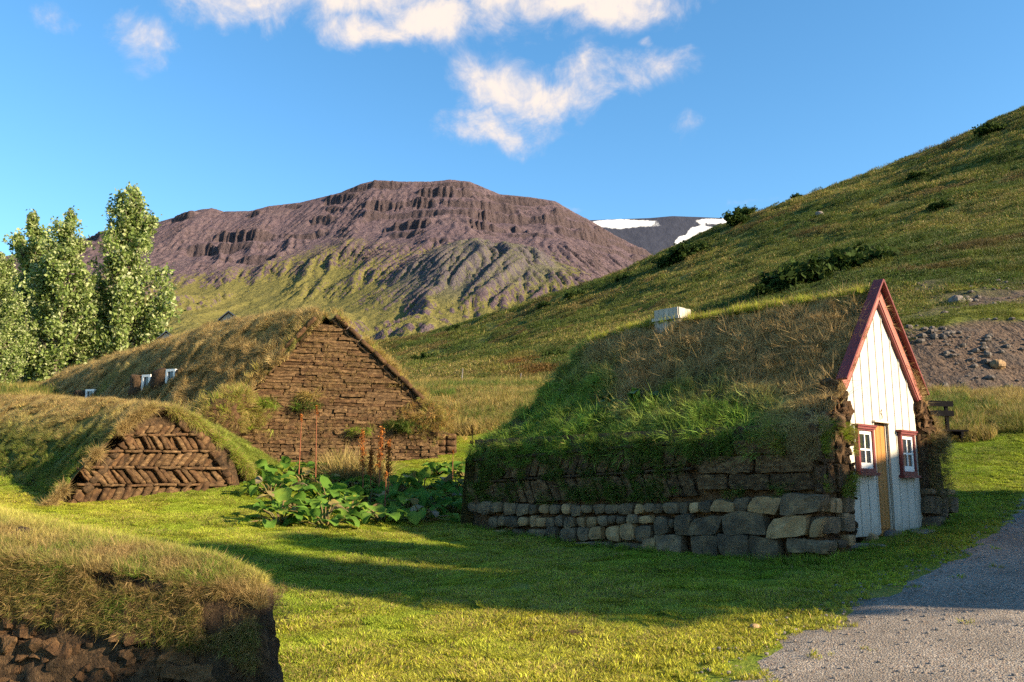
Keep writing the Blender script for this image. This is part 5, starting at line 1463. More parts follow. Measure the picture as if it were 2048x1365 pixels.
# ================================================================== HERRINGBONE MOUND (left)
def build_herringbone():
    p0 = at(150, 1015, 16.5); B = np.array([.6, .8, 0]); n = np.array([.8, -.6, 0]); ez = np.array([0, 0, 1.0])
    Hb = thing('turf_mound_house', (p0[0] + 1, p0[1] + 1.2, 1.1), 'low grass-covered turf house with a herringbone end wall at the left', 'turf house')
    zz = lambda x, y: hit(x / 2.968, 600 + y / 2.968, p0, n)
    outline = [(380, 1255), (560, 1250), (900, 1215), (1310, 1150), (1430, 1110), (1400, 980), (1300, 840), (1190, 740), (1060, 690), (900, 700), (800, 740), (700, 870), (500, 1090)]
    V, F = prism([zz(x, y) for x, y in outline], -n * 0.8)
    obj('end_wall', V - n * 0.03, F, M['soil_dark'], Hb, smooth=False)
    rows = [(745, 800, 795, 1040, 62, 40), (808, 892, 735, 1190, 56, -46), (908, 992, 590, 1240, 60, 62), (1004, 1095, 480, 1330, 63, -70), (1105, 1200, 430, 1310, 64, 48)]
    for y0, y1, x0, x1, wd, sl in rows:
        x = x0
        while x < x1:
            w_ = wd * .66 * rng.uniform(.75, 1.25); yo = rng.uniform(-6, 6) + (0 if y0 < 1100 else -(x - 800) * 0.06)
            q = [zz(x + 2 - sl * .5, y1 + yo), zz(x + w_ - 7 - sl * .5, y1 + yo + rng.uniform(-5, 5)), zz(x + w_ - 7 + sl * .5, y0 + yo + rng.uniform(-5, 5)), zz(x + 2 + sl * .5, y0 + yo)]
            VF = quad_block(*q, n, -0.01 + 0.15 * rng.uniform(), 0.10, res=(3, 2, 5), amp=0.03, rnd=0.13, freq=8)
            obj('turf_block', *VF, M['soil_light'] if rng.uniform() < .5 else M['soil'], Hb)
            x += w_
    for y, x0, x1 in ((802, 700, 1190), (899, 620, 1280), (998, 520, 1340), (1099, 440, 1340)):
        k = 6
        for i in range(k):
            a, b = x0 + (x1 - x0) * i / k, x0 + (x1 - x0) * (i + .98) / k; yy = y + rng.uniform(-4, 4)
            obj('turf_strip', *quad_block(zz(a, yy + 8), zz(b, yy + 8), zz(b, yy - 7), zz(a, yy - 7), n, .09 + .05 * rng.uniform(), .05, res=(7, 1, 1), amp=.025, rnd=.1, freq=7), M['soil_light'] if i % 2 else M['soil'], Hb)
    # loose sods leaning along both sloping edges
    for (ax, ay), (bx, by), k in (((380, 1230), (690, 870), 7), ((690, 870), (800, 735), 4), ((1060, 705), (1210, 800), 4), ((1210, 800), (1330, 970), 4), ((1330, 970), (1390, 1080), 3)):
        for i in range(k):
            s0, s1 = i / k, (i + 1) / k; dx, dy = bx - ax, by - ay; L = math.hypot(dx, dy); nx_, ny_ = -dy / L * 46, dx / L * 46
            q = [zz(ax + dx * s0, ay + dy * s0), zz(ax + dx * s1, ay + dy * s1), zz(ax + dx * s1 + nx_, ay + dy * s1 + ny_), zz(ax + dx * s0 + nx_, ay + dy * s0 + ny_)]
            obj('edge_sod', *quad_block(*q, n, .12 * rng.uniform(.5, 1.2), .1, res=(5, 3, 3), amp=.05, rnd=.2, freq=6), M['soil'] if rng.uniform() < .6 else M['soil_dark'], Hb)
    fw = n * 0.16
    ridge = [zz(900, 640) + fw, at(262, 812, 19.2), at(180, 803, 21), at(100, 798, 23), at(0, 798, 26.5), at(-150, 800, 31)]
    left = [zz(235, 1245) + fw, at(62, 1012, 17.2), at(0, 1002, 18.2), at(-60, 996, 19), at(-160, 990, 20.6), at(-320, 985, 23)]
    right = [at(528, 994, 20.1), (-5.4, 22.6, 1.5), (-7.4, 25, 2.1), (-11, 27, 2.5), (-15, 31, 3.0), (-19, 34, 3.4)]
    V, F = loft(ridge, left, right, 64, 45, 1.4, 1.7, 0.06, 31, 1.8)
    obj('roof', V, F, M['turf_green'], Hb)
    # front lip of sod between the end wall and the grass
    nw = 45; lip = []
    e = V[:nw]
    for k in range(5): lip.append(e - n * (0.10 * k) + np.array([0, 0, -0.07 * k]))
    obj('roof_lip', np.concatenate(lip), grid_faces(5, nw), M['soil_dark'], Hb)
    def colour(P, px, py, a, c):
        top = sstep(905, 815, py + 25 * a); rt = sstep(330, 420, px + 20 * a)
        t = mixc((0.10, 0.155, 0.022), (0.42, 0.335, 0.12), np.clip(top + .3 * a, 0, 1))
        t = t * (1 - .75 * rt[:, None]) + .75 * rt[:, None] * np.array((.20, .26, .03))
        low = sstep(940, 1000, py); t = t * (1 - .5 * low[:, None]) + .5 * low[:, None] * np.array(FRESH)
        return t, np.clip(.12 + .5 * top + .25 * c, 0, .85) * (1 - .6 * rt), np.clip(.75 - .55 * top + .3 * rt, .1, .95), np.ones(len(P))
    turf_grass(V, F, 2600, Hb, colour, 161, (0.45, 0.9))
    # ragged fringe round the end wall
    m = 900; s = rng.uniform(size=m); k = (s * (nw - 1)).astype(int); P = e[k] + (e[np.minimum(k + 1, nw - 1)] - e[k]) * (s * (nw - 1) - k)[:, None]
    D = np.tile(n * .75 + np.array([0, 0, .1]), (m, 1)) + .5 * rng.normal(size=(m, 3)); c = fbm(P / .4, 2, 8)
    kk = c > -0.15
    scatter('fringe_grass', 'dry_s', P[kk], D[kk], rng.uniform(.4, .95, kk.sum()), mixc(STRAW, FRESH, sstep(.35, .8, s[kk])), .55, Hb)
build_herringbone()


# ================================================================== FOREGROUND TURF WALL
def build_front_wall():
    Wf = thing('turf_wall', (-2.6, 5.6, 0.0), 'dark crumbling turf wall topped with green and straw grass in the near left corner', 'turf wall')
    A0, A1, B0, B1 = np.array([-1.42, 5.02]), np.array([-6.5, 5.75]), np.array([-1.55, 5.45]), np.array([-7.6, 9.4])   # front right, front left, back right, back left
    Vc, Fc = cube_grid(120, 30, 34)
    u, v, w = Vc[:, 0], Vc[:, 1], Vc[:, 2]
    fr = A0 + (A1 - A0) * u[:, None]; bk = B0 + (B1 - B0) * (u ** 0.9)[:, None]; p2 = fr + (bk - fr) * v[:, None]
    top = np.interp(u, [0, .05, .15, .42, 1], [0.90, 1.00, 1.06, 1.22, 1.36]) + 0.28 * u * v + 0.12 * np.sin(np.pi * v)
    z = -0.1 + (top + 0.1) * w
    bat = 0.16 * (1 - w)
    p2 = p2 + np.where((v < .5)[:, None], np.array([0.0, -1.0]) * (bat * (1 - v))[:, None], 0) + np.where((u < .3)[:, None], np.array([1.0, 0]) * (bat * 1.5 * (1 - u))[:, None], 0)
    P = np.concatenate([p2, z[:, None]], 1)
    d = np.where((w > .985)[:, None], [0, 0, 1.0], np.where((v < .01)[:, None], [0, -1.0, 0], np.where((u < .01)[:, None], [1.0, 0, 0], [0, 1.0, 0])))
    cells = fbm(P / 0.045, 3, 171, .65) * 0.034 + fbm(P / 0.16, 3, 172, .6) * 0.055 + fbm(P / .5, 2, 173) * .05
    P = P + d * (cells + np.where((v < .01) & (w < .95), .012, 0))[:, None]
    obj('soil_core', P, Fc[:, ::-1].copy(), M['soil_dark'], Wf)
    # sods in rough courses, slumping
    def row(z0, h, x0, x1, wmin, wmax, dep):
        s = x0
        while s < x1:
            L = rng.uniform(wmin, wmax)
            f = lambda a, z: np.array([*(A0 + (A1 - A0) / np.linalg.norm(A1 - A0) * a), z]) + np.array([0, -0.16 * (1 - z / 1.05), 0])
            zz_ = z0 + rng.uniform(-.02, .02)
            VF = quad_block(f(s + L - .015, zz_), f(s + .015, zz_), f(s + .015 + rng.uniform(-.05, .05), zz_ + h), f(s + L - .015 + rng.uniform(-.05, .05), zz_ + h), np.array([0.14, -.99, 0]), dep * rng.uniform(.0, 1.2), .12, res=(18, 4, 6), amp=.045, rnd=.04, freq=12)
            obj('turf_block', *VF, M['soil_dark'] if rng.uniform() < .35 else M['soil'], Wf, smooth=False); s += L
    z0 = .02
    while z0 < .92:
        h_ = rng.uniform(.085, .13); row(z0, h_ - .006, (0.02 if z0 < .7 else .5) + rng.uniform(0, .1), 3.3, .22, .5, .04); z0 += h_
    # grass on top and hanging over the face
    m = 12000; uu = rng.uniform(0, 1, m) ** 1.2; vv = rng.uniform(0, 1, m) ** 1.3
    fr = A0 + (A1 - A0) * uu[:, None]; bk = B0 + (B1 - B0) * (uu ** 0.9)[:, None]; p2 = fr + (bk - fr) * vv[:, None]
    z = np.interp(uu, [0, .05, .15, .42, 1], [0.90, 1.00, 1.06, 1.22, 1.36]) + 0.28 * uu * vv + 0.12 * np.sin(np.pi * vv)
    P = np.concatenate([p2, z[:, None]], 1); a = fbm(P / .6, 3, 175); c = fbm(P / .2, 3, 176)
    back = sstep(.15, .6, vv + .25 * a)
    tint = mixc((.28, .185, .08), (.12, .2, .02), np.clip(.55 + 1.4 * c, 0, 1)) * (1 - back[:, None]) + back[:, None] * mixc((.26, .31, .03), (.48, .42, .10), np.clip(.5 + a, 0, 1))  # back grass tinted brighter, the sunlit top put into the colour
    tint *= (.7 + .6 * rng.uniform(size=m))[:, None]
    D = np.stack([.15 + .35 * rng.normal(size=m), -.3 * (1 - back) + .3 * rng.normal(size=m), np.ones(m)], 1)
    g = rng.uniform(size=m) < .3 + .35 * back
    dry = np.clip(.45 - .2 * back + .3 * c, .05, .9)
    scatter('top_grass', 'dry_s', P[~g], D[~g], rng.uniform(.16, .34, (~g).sum()), tint[~g], dry[~g], Wf)
    scatter('long_grass', 'meadow_s', P[g], D[g], rng.uniform(.10, .26, g.sum()), tint[g], dry[g] * .6, Wf)
    m = 4600; uu = rng.uniform(0, 1, m) ** 1.2; zz_ = np.interp(uu, [0, .05, .15, .42, 1], [.9, 1, 1.06, 1.22, 1.36]) - .32 * rng.uniform(size=m) ** 1.4
    p2 = A0 + (A1 - A0) * uu[:, None]; P = np.stack([p2[:, 0], p2[:, 1] - .16 * (1 - zz_) - .03, zz_], 1); c = fbm(P / .22, 3, 177); k = c > -0.05 - .5 * (zz_ - .8)
    P, c = P[k], c[k]; m = len(P); D = np.stack([.3 * rng.normal(size=m), -.45 + .2 * rng.normal(size=m), -.35 + .5 * rng.normal(size=m)], 1)
    scatter('hanging_grass', 'dry_s', P, D, rng.uniform(.16, .32, m), mixc(BROWN, GREEN, np.clip(.3 + c, 0, 1)) * (.7 + .6 * rng.uniform(size=m))[:, None], np.clip(.55 - .3 * c, 0, .9), Wf)
    m = 260; P = np.stack([-1.53 + .06 * rng.normal(size=m), rng.uniform(5.0, 5.5, m), .95 - .25 * rng.uniform(size=m) ** 2], 1); D = np.stack([.4 + .3 * rng.normal(size=m), .4 * rng.normal(size=m), .6 + .4 * rng.normal(size=m)], 1)
    scatter('hanging_grass', 'dry_s', P, D, rng.uniform(.16, .32, m), mixc(BROWN, STRAW, rng.uniform(size=m)), .5, Wf)
build_front_wall()

# ================================================================== TREES AND SHRUBS
def leaf_cloud(C, size, r, up=0.3):
    """diamond leaves at centres C: verts, tris, per-leaf value"""
    n = len(C); d = r.normal(size=(n, 3)); d[:, 2] += up; d /= np.linalg.norm(d, axis=1)[:, None]
    a = np.cross(d, r.normal(size=(n, 3))); a /= np.linalg.norm(a, axis=1)[:, None]; b = np.cross(d, a)
    s = (size * r.uniform(0.45, 1.5, n))[:, None]
    V = np.stack([C - a * s, C + b * s * 0.62, C + a * s, C - b * s * 0.62], 1).reshape(-1, 3)
    k = np.arange(n)[:, None] * 4
    F = np.concatenate([k + [0, 1, 2], k + [0, 2, 3]], 0)
    return V, F, np.repeat(r.uniform(size=n), 4)


def poplar_meshes(seed, h, rad, crown0, leaves, leaders):
    r = np.random.default_rng(seed); tubes = []; C = []
    lean = r.normal(0, 0.02, 2)
    tr = [np.array([lean[0] * z * h + 0.06 * math.sin(z * 5 + seed), lean[1] * z * h, z * h]) for z in np.linspace(-0.04, 0.97, 9)]
    tubes.append(tube(tr, [0.20 * h / 14 * (1 - 0.9 * k / 8) + .012 for k in range(9)], 8))
    tips = []
    for i in range(leaders):
        z0 = r.uniform(crown0 * 0.8, 0.80); a = r.uniform(0, 2 * math.pi); base = np.array([lean[0] * z0 * h, lean[1] * z0 * h, z0 * h])
        env = rad * (np.interp(z0, [0, .1, .3, .55, .8, 1], [.8, 1.0, 1.0, .70, .34, .08]))
        L = r.uniform(0.12, 0.26) * h * (1.15 - 0.7 * z0); out = np.array([math.cos(a), math.sin(a), 0])
        pts = [base]
        for k in range(1, 6):
            q = k / 5; pts.append(base + out * env * r.uniform(.75, 1.0) * q ** 0.8 * 1.0 + np.array([0, 0, L * q ** 1.25]) + r.normal(0, 0.05, 3))
        tubes.append(tube(pts, [0.055 * h / 14 * (1 - .85 * k / 5) + .006 for k in range(6)], 5))
        nl = int(leaves / leaders * (1.25 - z0 * .6)); q = r.uniform(0.15, 1.05, nl); P = np.stack([np.interp(q * 5, range(6), [p[j] for p in pts]) for j in range(3)], 1)
        # leaves gather in clumps along the branch
        kc = max(3, nl // 34); cc = P[r.integers(0, nl, kc)] + r.normal(0, 0.20, (kc, 3)); w = cc[r.integers(0, kc, nl)] * 0.85 + P * 0.15
        C.append(w + r.normal(0, 0.15, (nl, 3)) * np.array([1, 1, 1.3]))
    top = np.array(tr[-1]); nl = leaves // 40
    for _ in range(4): C.append(top + np.array([r.normal(0, .18), r.normal(0, .18), -r.uniform(0, .16) * h]) + r.normal(0, .13, (nl, 3)) * [1, 1, 1.8])
    V, F, lv = leaf_cloud(np.concatenate(C), 0.110 * (h / 14) ** .5, r)
    tv, tf = join(tubes)
    return mesh_np('trunk', tv, tf, M['bark']), mesh_np('crown', V, F, M['poplar'], False, dict(lv=lv))


def place_tree(meshes, loc, rz, s, label, group=None, name='poplar_tree'):
    t = thing(name, tuple(loc), label, 'tree', group); t.rotation_euler = (0, 0, rz); t.scale = (s,) * 3
    for nm, me in zip(('trunk', 'crown'), meshes): link(nm, me, t)
    return t


def build_trees():
    A_ = poplar_meshes(11, 14.0, 2.9, 0.03, 33000, 110); B_ = poplar_meshes(23, 12.5, 2.3, 0.03, 27000, 90); C_ = poplar_meshes(31, 8.0, 1.25, 0.52, 14000, 60)
    g = 'pale poplars behind the turf roofs'
    for px, Y, top, m, h, rz, lab in ((243, 52, 352, A_, 14.0, 0.4, 'tallest pale-leaved poplar standing nearest the mountain behind the turf roof'),
                                      (112, 50, 404, B_, 12.5, 1.4, 'middle pale-leaved poplar between the tallest poplar and the left ones'),
                                      (52, 53, 414, B_, 12.5, 3.9, 'pale-leaved poplar just left of the middle one'),
                                      (-8, 47, 492, A_, 14.0, 2.2, 'shorter pale-leaved poplar cut off by the left edge of the picture'),
                                      (165, 57, 560, B_, 12.5, 5.2, 'low pale poplar half hidden behind the two taller ones')):
        c = at(px, 700, Y); zt = at(px, top, Y)[2]; z0 = gz(c[0], c[1]); s = (zt - z0) / h
        place_tree(m, (c[0], c[1], z0 - 0.1), rz, s, lab, g)
    # poplars added out of view beside the road to shade the lawn
    for x, y, zt, m, h, rz, lab in ((13.0, 5.3, 9.9, C_, 8.0, 0.3, 'slender pale poplar added out of view beside the road to cast shade'), (13.4, 7.5, 9.0, C_, 8.0, 2.3, 'second slender pale poplar, also added out of view to cast shade')):
        z0 = gz(x, y); place_tree(m, (x, y, z0 - .1), rz, (zt - z0) / h, lab)
build_trees()


def build_shrubs():
    r = np.random.default_rng(77); ms = []
    for v in range(3):
        C = []; tubes = []
        for k in range(26):
            d = r.normal(size=3); d[2] = abs(d[2]) * .9 + .15; d /= np.linalg.norm(d); L = r.uniform(.6, 1.0) * (1 + .35 * math.sin(d[0] * 3 + v * 2))
            tubes.append(tube([np.zeros(3), d * L * .5 + r.normal(0, .04, 3), d * L * .95], [.03, .018, .006], 4))
            C.append(d * L * r.uniform(.45, 1.0, (120, 1)) * np.array([1.15, 1.15, .85]) + r.normal(0, .12, (120, 3)))
        V, F, lv = leaf_cloud(np.concatenate(C), .10, r)
        ms.append((mesh_np('branches', *join(tubes), M['bark']), mesh_np('foliage', V, F, M['shrub'], False, dict(lv=lv))))
    spots = [(1575, 575, 24, 2.5, 'largest dark green bush on the hillside above the turf ridge'), (1545, 588, 23, 1.3, 'small bush at the left foot of the largest hillside bush'), (1705, 528, 66, 2.6, 'spreading dark bush on the hillside right of the largest bush'), (1640, 548, 64, 1.5, 'low bush between the two big hillside bushes'),
             (1358, 522, 150, 4.0, 'dense dark bush on the hill edge below the snowfield'), (1388, 508, 152, 3.0, 'bush beside the dense one on the hill edge below the snowfield'), (1497, 436, 174, 3.4, 'upright bush on the skyline right of the snowfield'), (1478, 452, 172, 3.0, 'rounded bush just below the skyline right of the snowfield'), (1594, 396, 172, 2.4, 'small round bush alone on the hill skyline'),
             (1887, 412, 90, 1.9, 'compact dark bush midway up the hillside at the far right'), (1840, 352, 118, 1.8, 'small bush high on the hillside left of the compact one'), (1988, 272, 136, 2.6, 'bush near the top of the hill at the right edge'), (1248, 560, 190, 3.2, 'bush on the hill edge in front of the mountain foot'), (1150, 596, 205, 3.8, 'wide dark bush on the hill edge, second from its low end'),
             (1092, 612, 215, 2.8, 'small bush on the hill edge, nearest its low end'), (905, 662, 240, 3.0, 'light green bush at the low left end of the hill edge'), (845, 720, 100, 1.6, 'round dark bush low on the hillside behind the turf gable'), (1110, 720, 66, 1.5, 'dark bush above the red heather patch')]
    for i, (px, py, Y, s, lab) in enumerate(spots):
        if i < 2: Y = 70
        # find the hillside along this line of sight
        d = ray(px, py); best = None
        for y in np.linspace(30, 290, 1041):
            p = CAM + d * (y / d[1])
            if p[2] < hz(p[0], p[1], False): best = p; break
        p = best if best is not None else at(px, py, Y)
        sc = s * np.linalg.norm(p[:2]) / max(Y, 1); sc = min(max(sc, .8), 5.0) if best is not None else s
        px_size = {0: 58, 1: 30, 2: 52, 3: 30, 4: 34, 5: 26, 6: 19, 7: 24, 8: 10, 9: 18, 10: 15, 11: 20, 12: 18, 13: 24, 14: 14, 15: 14, 16: 20, 17: 20}[i]
        sc = 1.2 * px_size * np.linalg.norm(p[:2]) / FPX
        t = thing('hillside_bush', (p[0], p[1], hz(p[0], p[1]) - .1 * sc), lab, 'bush', 'bushes on the hillside'); t.rotation_euler = (0, 0, i * 1.7); t.scale = (sc, sc, sc * (1.25 if i in (6, 15) else .95))
        for nm, me in zip(('branches', 'foliage'), ms[i % 3]): link(nm, me, t)
build_shrubs()


# ================================================================== RHUBARB BED AND DOCK STALKS
def build_rhubarb():
    spots = [(560, 1035, 15.9), (600, 1000, 17.3), (545, 975, 18.6), (650, 1040, 15.9), (655, 985, 18.0), (700, 1015, 16.9), (610, 955, 19.8), (740, 985, 18.2), (765, 1025, 16.6), (700, 955, 20.2), (812, 1000, 17.8), (790, 965, 19.8),
             (845, 1028, 16.9), (870, 985, 18.8), (845, 955, 20.6), (905, 1005, 18.0), (915, 960, 20.4), (930, 935, 22.3), (885, 930, 22.6), (525, 945, 20.4), (575, 925, 21.6), (640, 935, 21.4)]
    where = ['front left corner of the bed', 'just behind the front left plant', 'left edge of the bed beside the grassy bank', 'front row, second from the left', 'middle of the left half', 'front row below the tall red stalk', 'left half behind the second row', 'centre of the bed', 'front row at the centre', 'behind the centre, below the gable', 'right of the centre', 'below the rusty dock spikes',
             'front row towards the stone wall', 'right half, third from the stone wall', 'right half at the back', 'right half beside the stone wall', 'back right, next to the stone wall corner', 'farthest right, behind the stone wall corner', 'at the back below the right gable corner', 'back left beside the grassy bank', 'back left against the sod gable', 'against the sod gable below the thin red stalk']
    for i, ((px, py, Y), wh) in enumerate(zip(spots, where)):
        c = at(px, py, Y); z0 = gz(c[0], c[1]); c = np.array([c[0], c[1], z0])
        t = thing('rhubarb_plant', tuple(c), 'big-leaved rhubarb plant, ' + wh, 'rhubarb', 'rhubarb in the bed below the sod gable')
        k = int(rng.integers(18, 24)); sts = []
        for j in range(k):
            a = 6.283 * j / k + rng.uniform(-.3, .3); rr = rng.uniform(.08, .60); hh = rng.uniform(.08, .40) * (1.15 - rr)
            tip = c + np.array([math.cos(a) * rr, math.sin(a) * rr, hh])
            sts.append(tube([c + np.array([math.cos(a), math.sin(a), 0]) * .05, c * .4 + tip * .6 + np.array([0, 0, .04]), tip], [.016, .013, .010], 5))
            old = rng.uniform() < .10
            add_leaf(t, tip, a - math.pi / 2 + rng.uniform(-.4, .4), rng.uniform(-.5, .45) + (.9 if rng.uniform() < .15 else 0), rng.uniform(.17, .32), 'rhubarb_dry' if old else 'rhubarb', .54)
        obj('stalks', *join(sts), M['rhubarb_stalk'], t)
    # dock and flower stalks
    docks = [(757, 985, 18.6, 855, 'spike', 'tallest rust-brown dock spike below the right side of the sod gable'), (777, 975, 19.0, 880, 'spike', 'shorter rust-brown dock spike right of the tallest'), (727, 965, 19.4, 862, 'spike', 'slim rust-brown dock spike left of the tallest'), (742, 960, 19.8, 900, 'spike', 'low rust-brown dock spike among the rhubarb'),
             (632, 970, 18.2, 812, 'stalk', 'tall bare red stalk in front of the sod gable'), (598, 935, 20.6, 830, 'stalk', 'thin bare red stalk left of the tall one'), (952, 935, 18.6, 850, 'stalk', 'thin red stalk beside the left corner of the stone-based house'), (943, 935, 18.4, 882, 'spike', 'dark dock spike beside the left corner of the stone-based house'), (770, 1005, 17.4, 945, 'stalk', 'short brown stalk in the middle of the rhubarb'), (905, 950, 21.0, 900, 'stalk', 'small reddish stalk by the right foot of the sod gable')]
    for px, py, Y, top, kind, lab in docks:
        c = at(px, py, Y); z0 = min(gz(c[0], c[1]), c[2]); c = np.array([c[0], c[1], z0]); zt = at(px, top, Y)[2]; h = zt - z0
        t = thing('dock_stalk', tuple(c), lab, 'dock', 'dock stalks by the rhubarb')
        ln = rng.normal(0, .03, 2)
        pts = [c + np.array([ln[0] * q * h, ln[1] * q * h, q * h]) for q in (0, .3, .6, 1.0)]
        obj('stalk', *tube(pts, [.016, .013, .010, .006], 5), M['stalk'], t)
        r = np.random.default_rng(int(px))
        n = 420 if kind == 'spike' else 60; q = r.uniform(.45 if kind == 'spike' else .9, 1.0, n)
        C = np.stack([np.interp(q, [0, .3, .6, 1], [p[j] for p in pts]) for j in range(3)], 1) + r.normal(0, .035 if kind == 'spike' else .02, (n, 3)) * (1.2 - (q[:, None] - .45))
        V, F, lv = leaf_cloud(C, .022, r); obj('seed_head', V, F, M['dockseed'], t, False, dict(lv=lv))
    # straw-coloured weeds behind the rhubarb
    m = 260; P = np.array([at(rng.uniform(660, 760), rng.uniform(930, 965), rng.uniform(20.5, 22)) for _ in range(m)]); P[:, 2] = gz(P[:, 0], P[:, 1])
    scatter('weeds', 'meadow_s', P, np.stack([.25 * rng.normal(size=m), .25 * rng.normal(size=m), np.ones(m)], 1), rng.uniform(1.4, 2.8, m), mixc(OLIVE, STRAW, rng.uniform(size=m)), .6, label='straw coloured weeds between the rhubarb and the sod gable', category='weeds')
build_rhubarb()


# ================================================================== SMALL THINGS
def stone_mesh(seed, res=4, amp=.22, flat=1.0):
    V, F = cube_grid(res, res, res); u = V * 2 - 1; u = u / np.linalg.norm(u, axis=1)[:, None] * (0.65 + 0.35 * np.abs(u).max(1))[:, None]
    P = u * (1 + amp * fbm(u * 1.3 + seed * 7.1, 3, seed, .6))[:, None]; P[:, 2] *= flat
    return P, F


M['darkpost'] = mat_noise('old_post_wood', [(0.3, (0.09, 0.08, 0.07)), (0.7, (0.2, 0.18, 0.16))], 9, 0.9, 0.3)
def build_small():
    ez = np.array([0, 0, 1.0])
    # bench behind the house
    c = at(1862, 862, 23.0); c[2] = gz(c[0], c[1])
    bn = thing('bench', tuple(c), 'dark wooden bench with two backrest boards in the grass behind the white-gabled house', 'bench')
    d = np.array([.97, .24, 0]); f = np.array([.24, -.97, 0])
    for z, nm in ((.98, 'backrest_board'), (.72, 'backrest_board')):
        obj(nm, *box_frame(c - d * 1.0 + ez * z, d * 1.78, f * -.04, ez * .15), M['darkwood'], bn, smooth=False)
    for k in range(2):
        obj('seat_board', *box_frame(c - d * 1.0 + ez * .28 + f * (.10 + k * .2), d * 1.78, f * .17, ez * .045), M['darkwood'], bn, smooth=False)
    for s in (-.85, .55):
        obj('post', *box_frame(c + d * s - f * .045 - ez * .1, d * .09, -f * .06, ez * 1.15), M['darkwood'], bn, smooth=False)
        obj('seat_support', *box_frame(c + d * s - f * .04 + ez * .19, d * .08, f * .5, ez * .085), M['darkwood'], bn, smooth=False)
        obj('front_leg', *box_frame(c + d * s + f * .36 - ez * .1, d * .08, f * .08, ez * .28), M['darkwood'], bn, smooth=False)
    # fence posts at the foot of the hill
    for px, py, h, lab in ((924, 768, 1.05, 'grey wooden fence post at the foot of the hillside'), (1041, 765, .5, 'short pale stump at the foot of the hillside')):
        dd = ray(px, py); p = at(px, py, 56); p[2] = max(gz(p[0], p[1]), hz(p[0], p[1]))
        fpst = thing('fence_post', tuple(p), lab, 'post')
        obj('post', *tube([p - ez * .3, p + ez * h * .5, p + ez * h + np.array([.04, 0, 0])], [.05, .045, .04], 8), M['darkpost'], fpst)
        obj('post_top', *tube([p + ez * (h - .01) + np.array([.04, 0, 0]), p + ez * (h + .05) + np.array([.04, 0, 0])], [.041, .012], 8), M['darkpost'], fpst)
    # stone slabs before the door, stones peeping from under the boards
    for px, py, Y, sx, sy, lab in ((1722, 1088, 12.6, .42, .16, 'narrow stone slab in the grass left of the door'), (1848, 1078, 14.0, .42, .20, 'flat pale stepping stone right of the door'), (1738, 1076, 13.2, .16, .14, 'reddish stone under the left boards of the white gable'), (1786, 1074, 13.5, .20, .16, 'pale stone under the door threshold')):
        c = at(px, py, Y); c[2] = gz(c[0], c[1]) + (.02 if sx > .3 else .05)
        P, F = stone_mesh(int(px), 4, .18); P = P * np.array([sx, sy, .06 if sx > .3 else .09]); q = np.stack([P[:, 0] * .6 - P[:, 1] * .8, P[:, 0] * .8 + P[:, 1] * .6, P[:, 2]], 1)
        if sx > .3 and px < 1800: q = P
        o = link('slab_stone' if sx > .3 else 'foundation_stone', mesh_np('slab', q, F, M['rock'] if 'red' not in lab else M['stone_ochre'], False), None, c); tag(o, lab, 'stone')
    # boulders and rubble on the cut bank
    for px, py, rad, lab, m in ((1913, 603, 17, 'big dark grey boulder on the mossy ledge above the scree', 'rock'), (1995, 736, 15, 'rounded reddish boulder on the scree slope', 'stone_ochre'), (1936, 598, 8, 'small grey boulder beside the big one on the ledge', 'rock'), (1640, 437, 9, 'pale boulder alone on the upper hillside', 'rock')):
        dd = ray(px, py); p = None
        for y in np.linspace(28, 200, 1400):
            q = CAM + dd * (y / dd[1])
            if q[2] < hz(q[0], q[1], False) + .02: p = q; break
        s = rad * p[1] / FPX; P, F = stone_mesh(int(px), 6, .3); o = link('boulder', mesh_np('boulder', P * np.array([s, s, s * .8]), F, M[m], False), None, (p[0], p[1], hz(p[0], p[1]) + s * .25)); tag(o, lab, 'boulder')
    # rubble: many stones in one mass
    parts = []; protos = [stone_mesh(900 + k, 2, .35) for k in range(8)]; n = 0
    while n < 480:
        px, py = rng.uniform(1790, 2120), rng.uniform(560, 775)
        Y = np.interp(py, [560, 640, 660, 775], [52, 39, 36, 31]) + rng.normal(0, .6); p = at(px, py, Y); p[2] = hz(p[0], p[1])
        a, b, _ = hill_masks(p[None]); 
        if rng.uniform() > a[0] * (0.5 + vn(p[None, :2] / 1.6, 4)[0] * 1.0): n += 0.02; continue
        s = 0.03 + 0.13 * rng.uniform() ** 3.5; P, F = protos[int(rng.integers(0, 8))]; an = rng.uniform(0, 6.28)
        q = P * np.array([s * 1.3, s, s * .8]); q = np.stack([q[:, 0] * math.cos(an) - q[:, 1] * math.sin(an), q[:, 0] * math.sin(an) + q[:, 1] * math.cos(an), q[:, 2]], 1) + p + [0, 0, s * .2]
        parts.append((q, F)); n += 1
    o = obj('scree_rubble', *join(parts), M['rock'], smooth=False); tag(o, 'loose grey stones scattered over the bare bank at the right', 'rubble', kind='stuff')
    # loose gravel on the road
    parts = []; protos = [stone_mesh(950 + k, 2, .3, .7) for k in range(6)]
    N_ = 15000; k = rng.integers(25, 215, N_); wd = rng.uniform(0, 1, N_) ** 1.2 * 4.8 - .25; XY = REs[k] + REn[k] * wd[:, None] + .15 * rng.normal(size=(N_, 2)); Z = gz(XY[:, 0], XY[:, 1]) + .02
    ok = (XY[:, 1] > 4.5) & (XY[:, 1] < 17) & (XY[:, 0] < .64 * XY[:, 1] + .8)
    for (x, y), z in zip(XY[ok], Z[ok]):
        s = .006 + .016 * rng.uniform() ** 3; P, F = protos[int(rng.integers(0, 6))]
        parts.append((P * s + [x, y, z + s * .3], F))
    o = obj('loose_gravel', *join(parts), M['gravelstone'], smooth=False); tag(o, 'loose grey pebbles lying on the gravel road', 'gravel', kind='stuff')
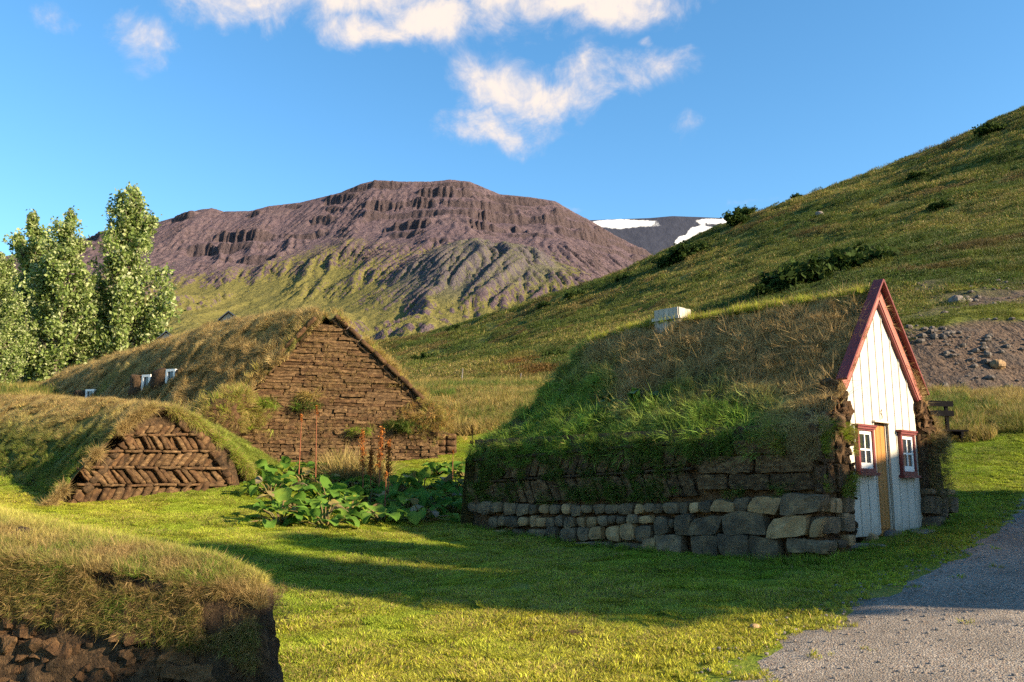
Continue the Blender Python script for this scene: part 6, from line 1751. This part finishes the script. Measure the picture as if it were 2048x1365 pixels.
    # odd things on the lawn
    for px, py, Y, s, fl, m, lab, cat in ((1510, 1263, 8.6, .055, .7, 'stone_ochre', 'small rust-red stone at the edge of the gravel', 'stone'), (1152, 1262, 8.7, .10, .25, 'soil_light', 'small bare patch stone sunk in the sunny lawn', 'stone')):
        c = at(px, py, Y); c[2] = gz(c[0], c[1]) + s * fl * .5; P, F = stone_mesh(int(px), 4, .25, fl); o = link('lawn_stone', mesh_np('lawn_stone', P * s, F, M[m], False), None, c); tag(o, lab, cat)
M['gravelstone'] = mat_noise('pebbles', [(0.25, (0.08, 0.075, 0.07)), (0.5, (0.19, 0.175, 0.16)), (0.62, (0.25, 0.17, 0.12)), (0.8, (0.36, 0.34, 0.32))], 40, 0.8, 0.0)
build_small()


# ---------------------------------------------------------------- houses added out of view to shade the road, lower boards and near wall
def build_house(name, c, a, L, w, he, hr, label, cat, wins, wall='white'):
    ez = np.array([0, 0, 1.0]); a = np.array(a) / np.linalg.norm(a); b = np.array([a[1], -a[0], 0]); c = np.array([c[0], c[1], 0.0]); g = gz(c[0], c[1]) - .4
    F_ = thing(name, (c[0], c[1], g), label, cat); ox = np.array(F_['_o'])
    end = [c + a * L - b * w + ez * g, c + a * L + b * w + ez * g, c + a * L + b * w + ez * he, c + a * L + ez * (hr - .05), c + a * L - b * w + ez * he]
    V, F = prism(end, -a * 2 * L); obj('wall', V, F, M[wall], F_, smooth=False)
    for s in (-1, 1):
        e = b * s * (w + .35) + ez * -(hr - he) * (w + .35) / w
        obj('roof', *box_frame(c + ez * hr - a * (L + .3), e, a * 2 * (L + .3), ez * .08), M['roofing'], F_, smooth=False)
    for s in wins:
        wn = obj('window', *box_frame(c - b * (w + .05) + a * (s - .45) + ez * (g + 1.5), a * .9, b * .1, ez * 1.1), M['red'], F_, smooth=False)
        Vp, Fp = box_frame(c - b * (w + .07) + a * (s - .36) + ez * (g + 1.6), a * .72, b * .05, ez * .9); link('pane', mesh_np('pane', Vp - ox, Fp, M['glass'], False), wn)
    dr = obj('door', *box_frame(c - b * (w + .04) + a * (wins[0] + 1.0) + ez * (g + .4), a * .85, b * .08, ez * 1.95), M['ochre'], F_, smooth=False)
    Vp, Fp = box_frame(c - b * (w + .09) + a * (wins[0] + 1.08) + ez * (g + 1.35), a * .12, b * .05, ez * .03); link('handle', mesh_np('handle', Vp - ox, Fp, M['iron'], False), dr)
build_house('added_farmhouse', (17.9, 8.95), (.39, .92, 0), 5.0, 2.3, 5.0, 7.4, 'white boarded house with a grey roof, added out of view across the road to cast shade', 'house', (-2.6, 0.4, 2.8))
build_house('added_storehouse', (11.2, -1.15), (.05, 1.0, 0), 2.0, 1.6, 4.7, 6.7, 'weathered grey wooden shed, added unseen behind the viewer to cast shade', 'added_storehouse', (-1.0,), 'greywood')

for o in bpy.data.objects:
    if '_o' in o: del o['_o']
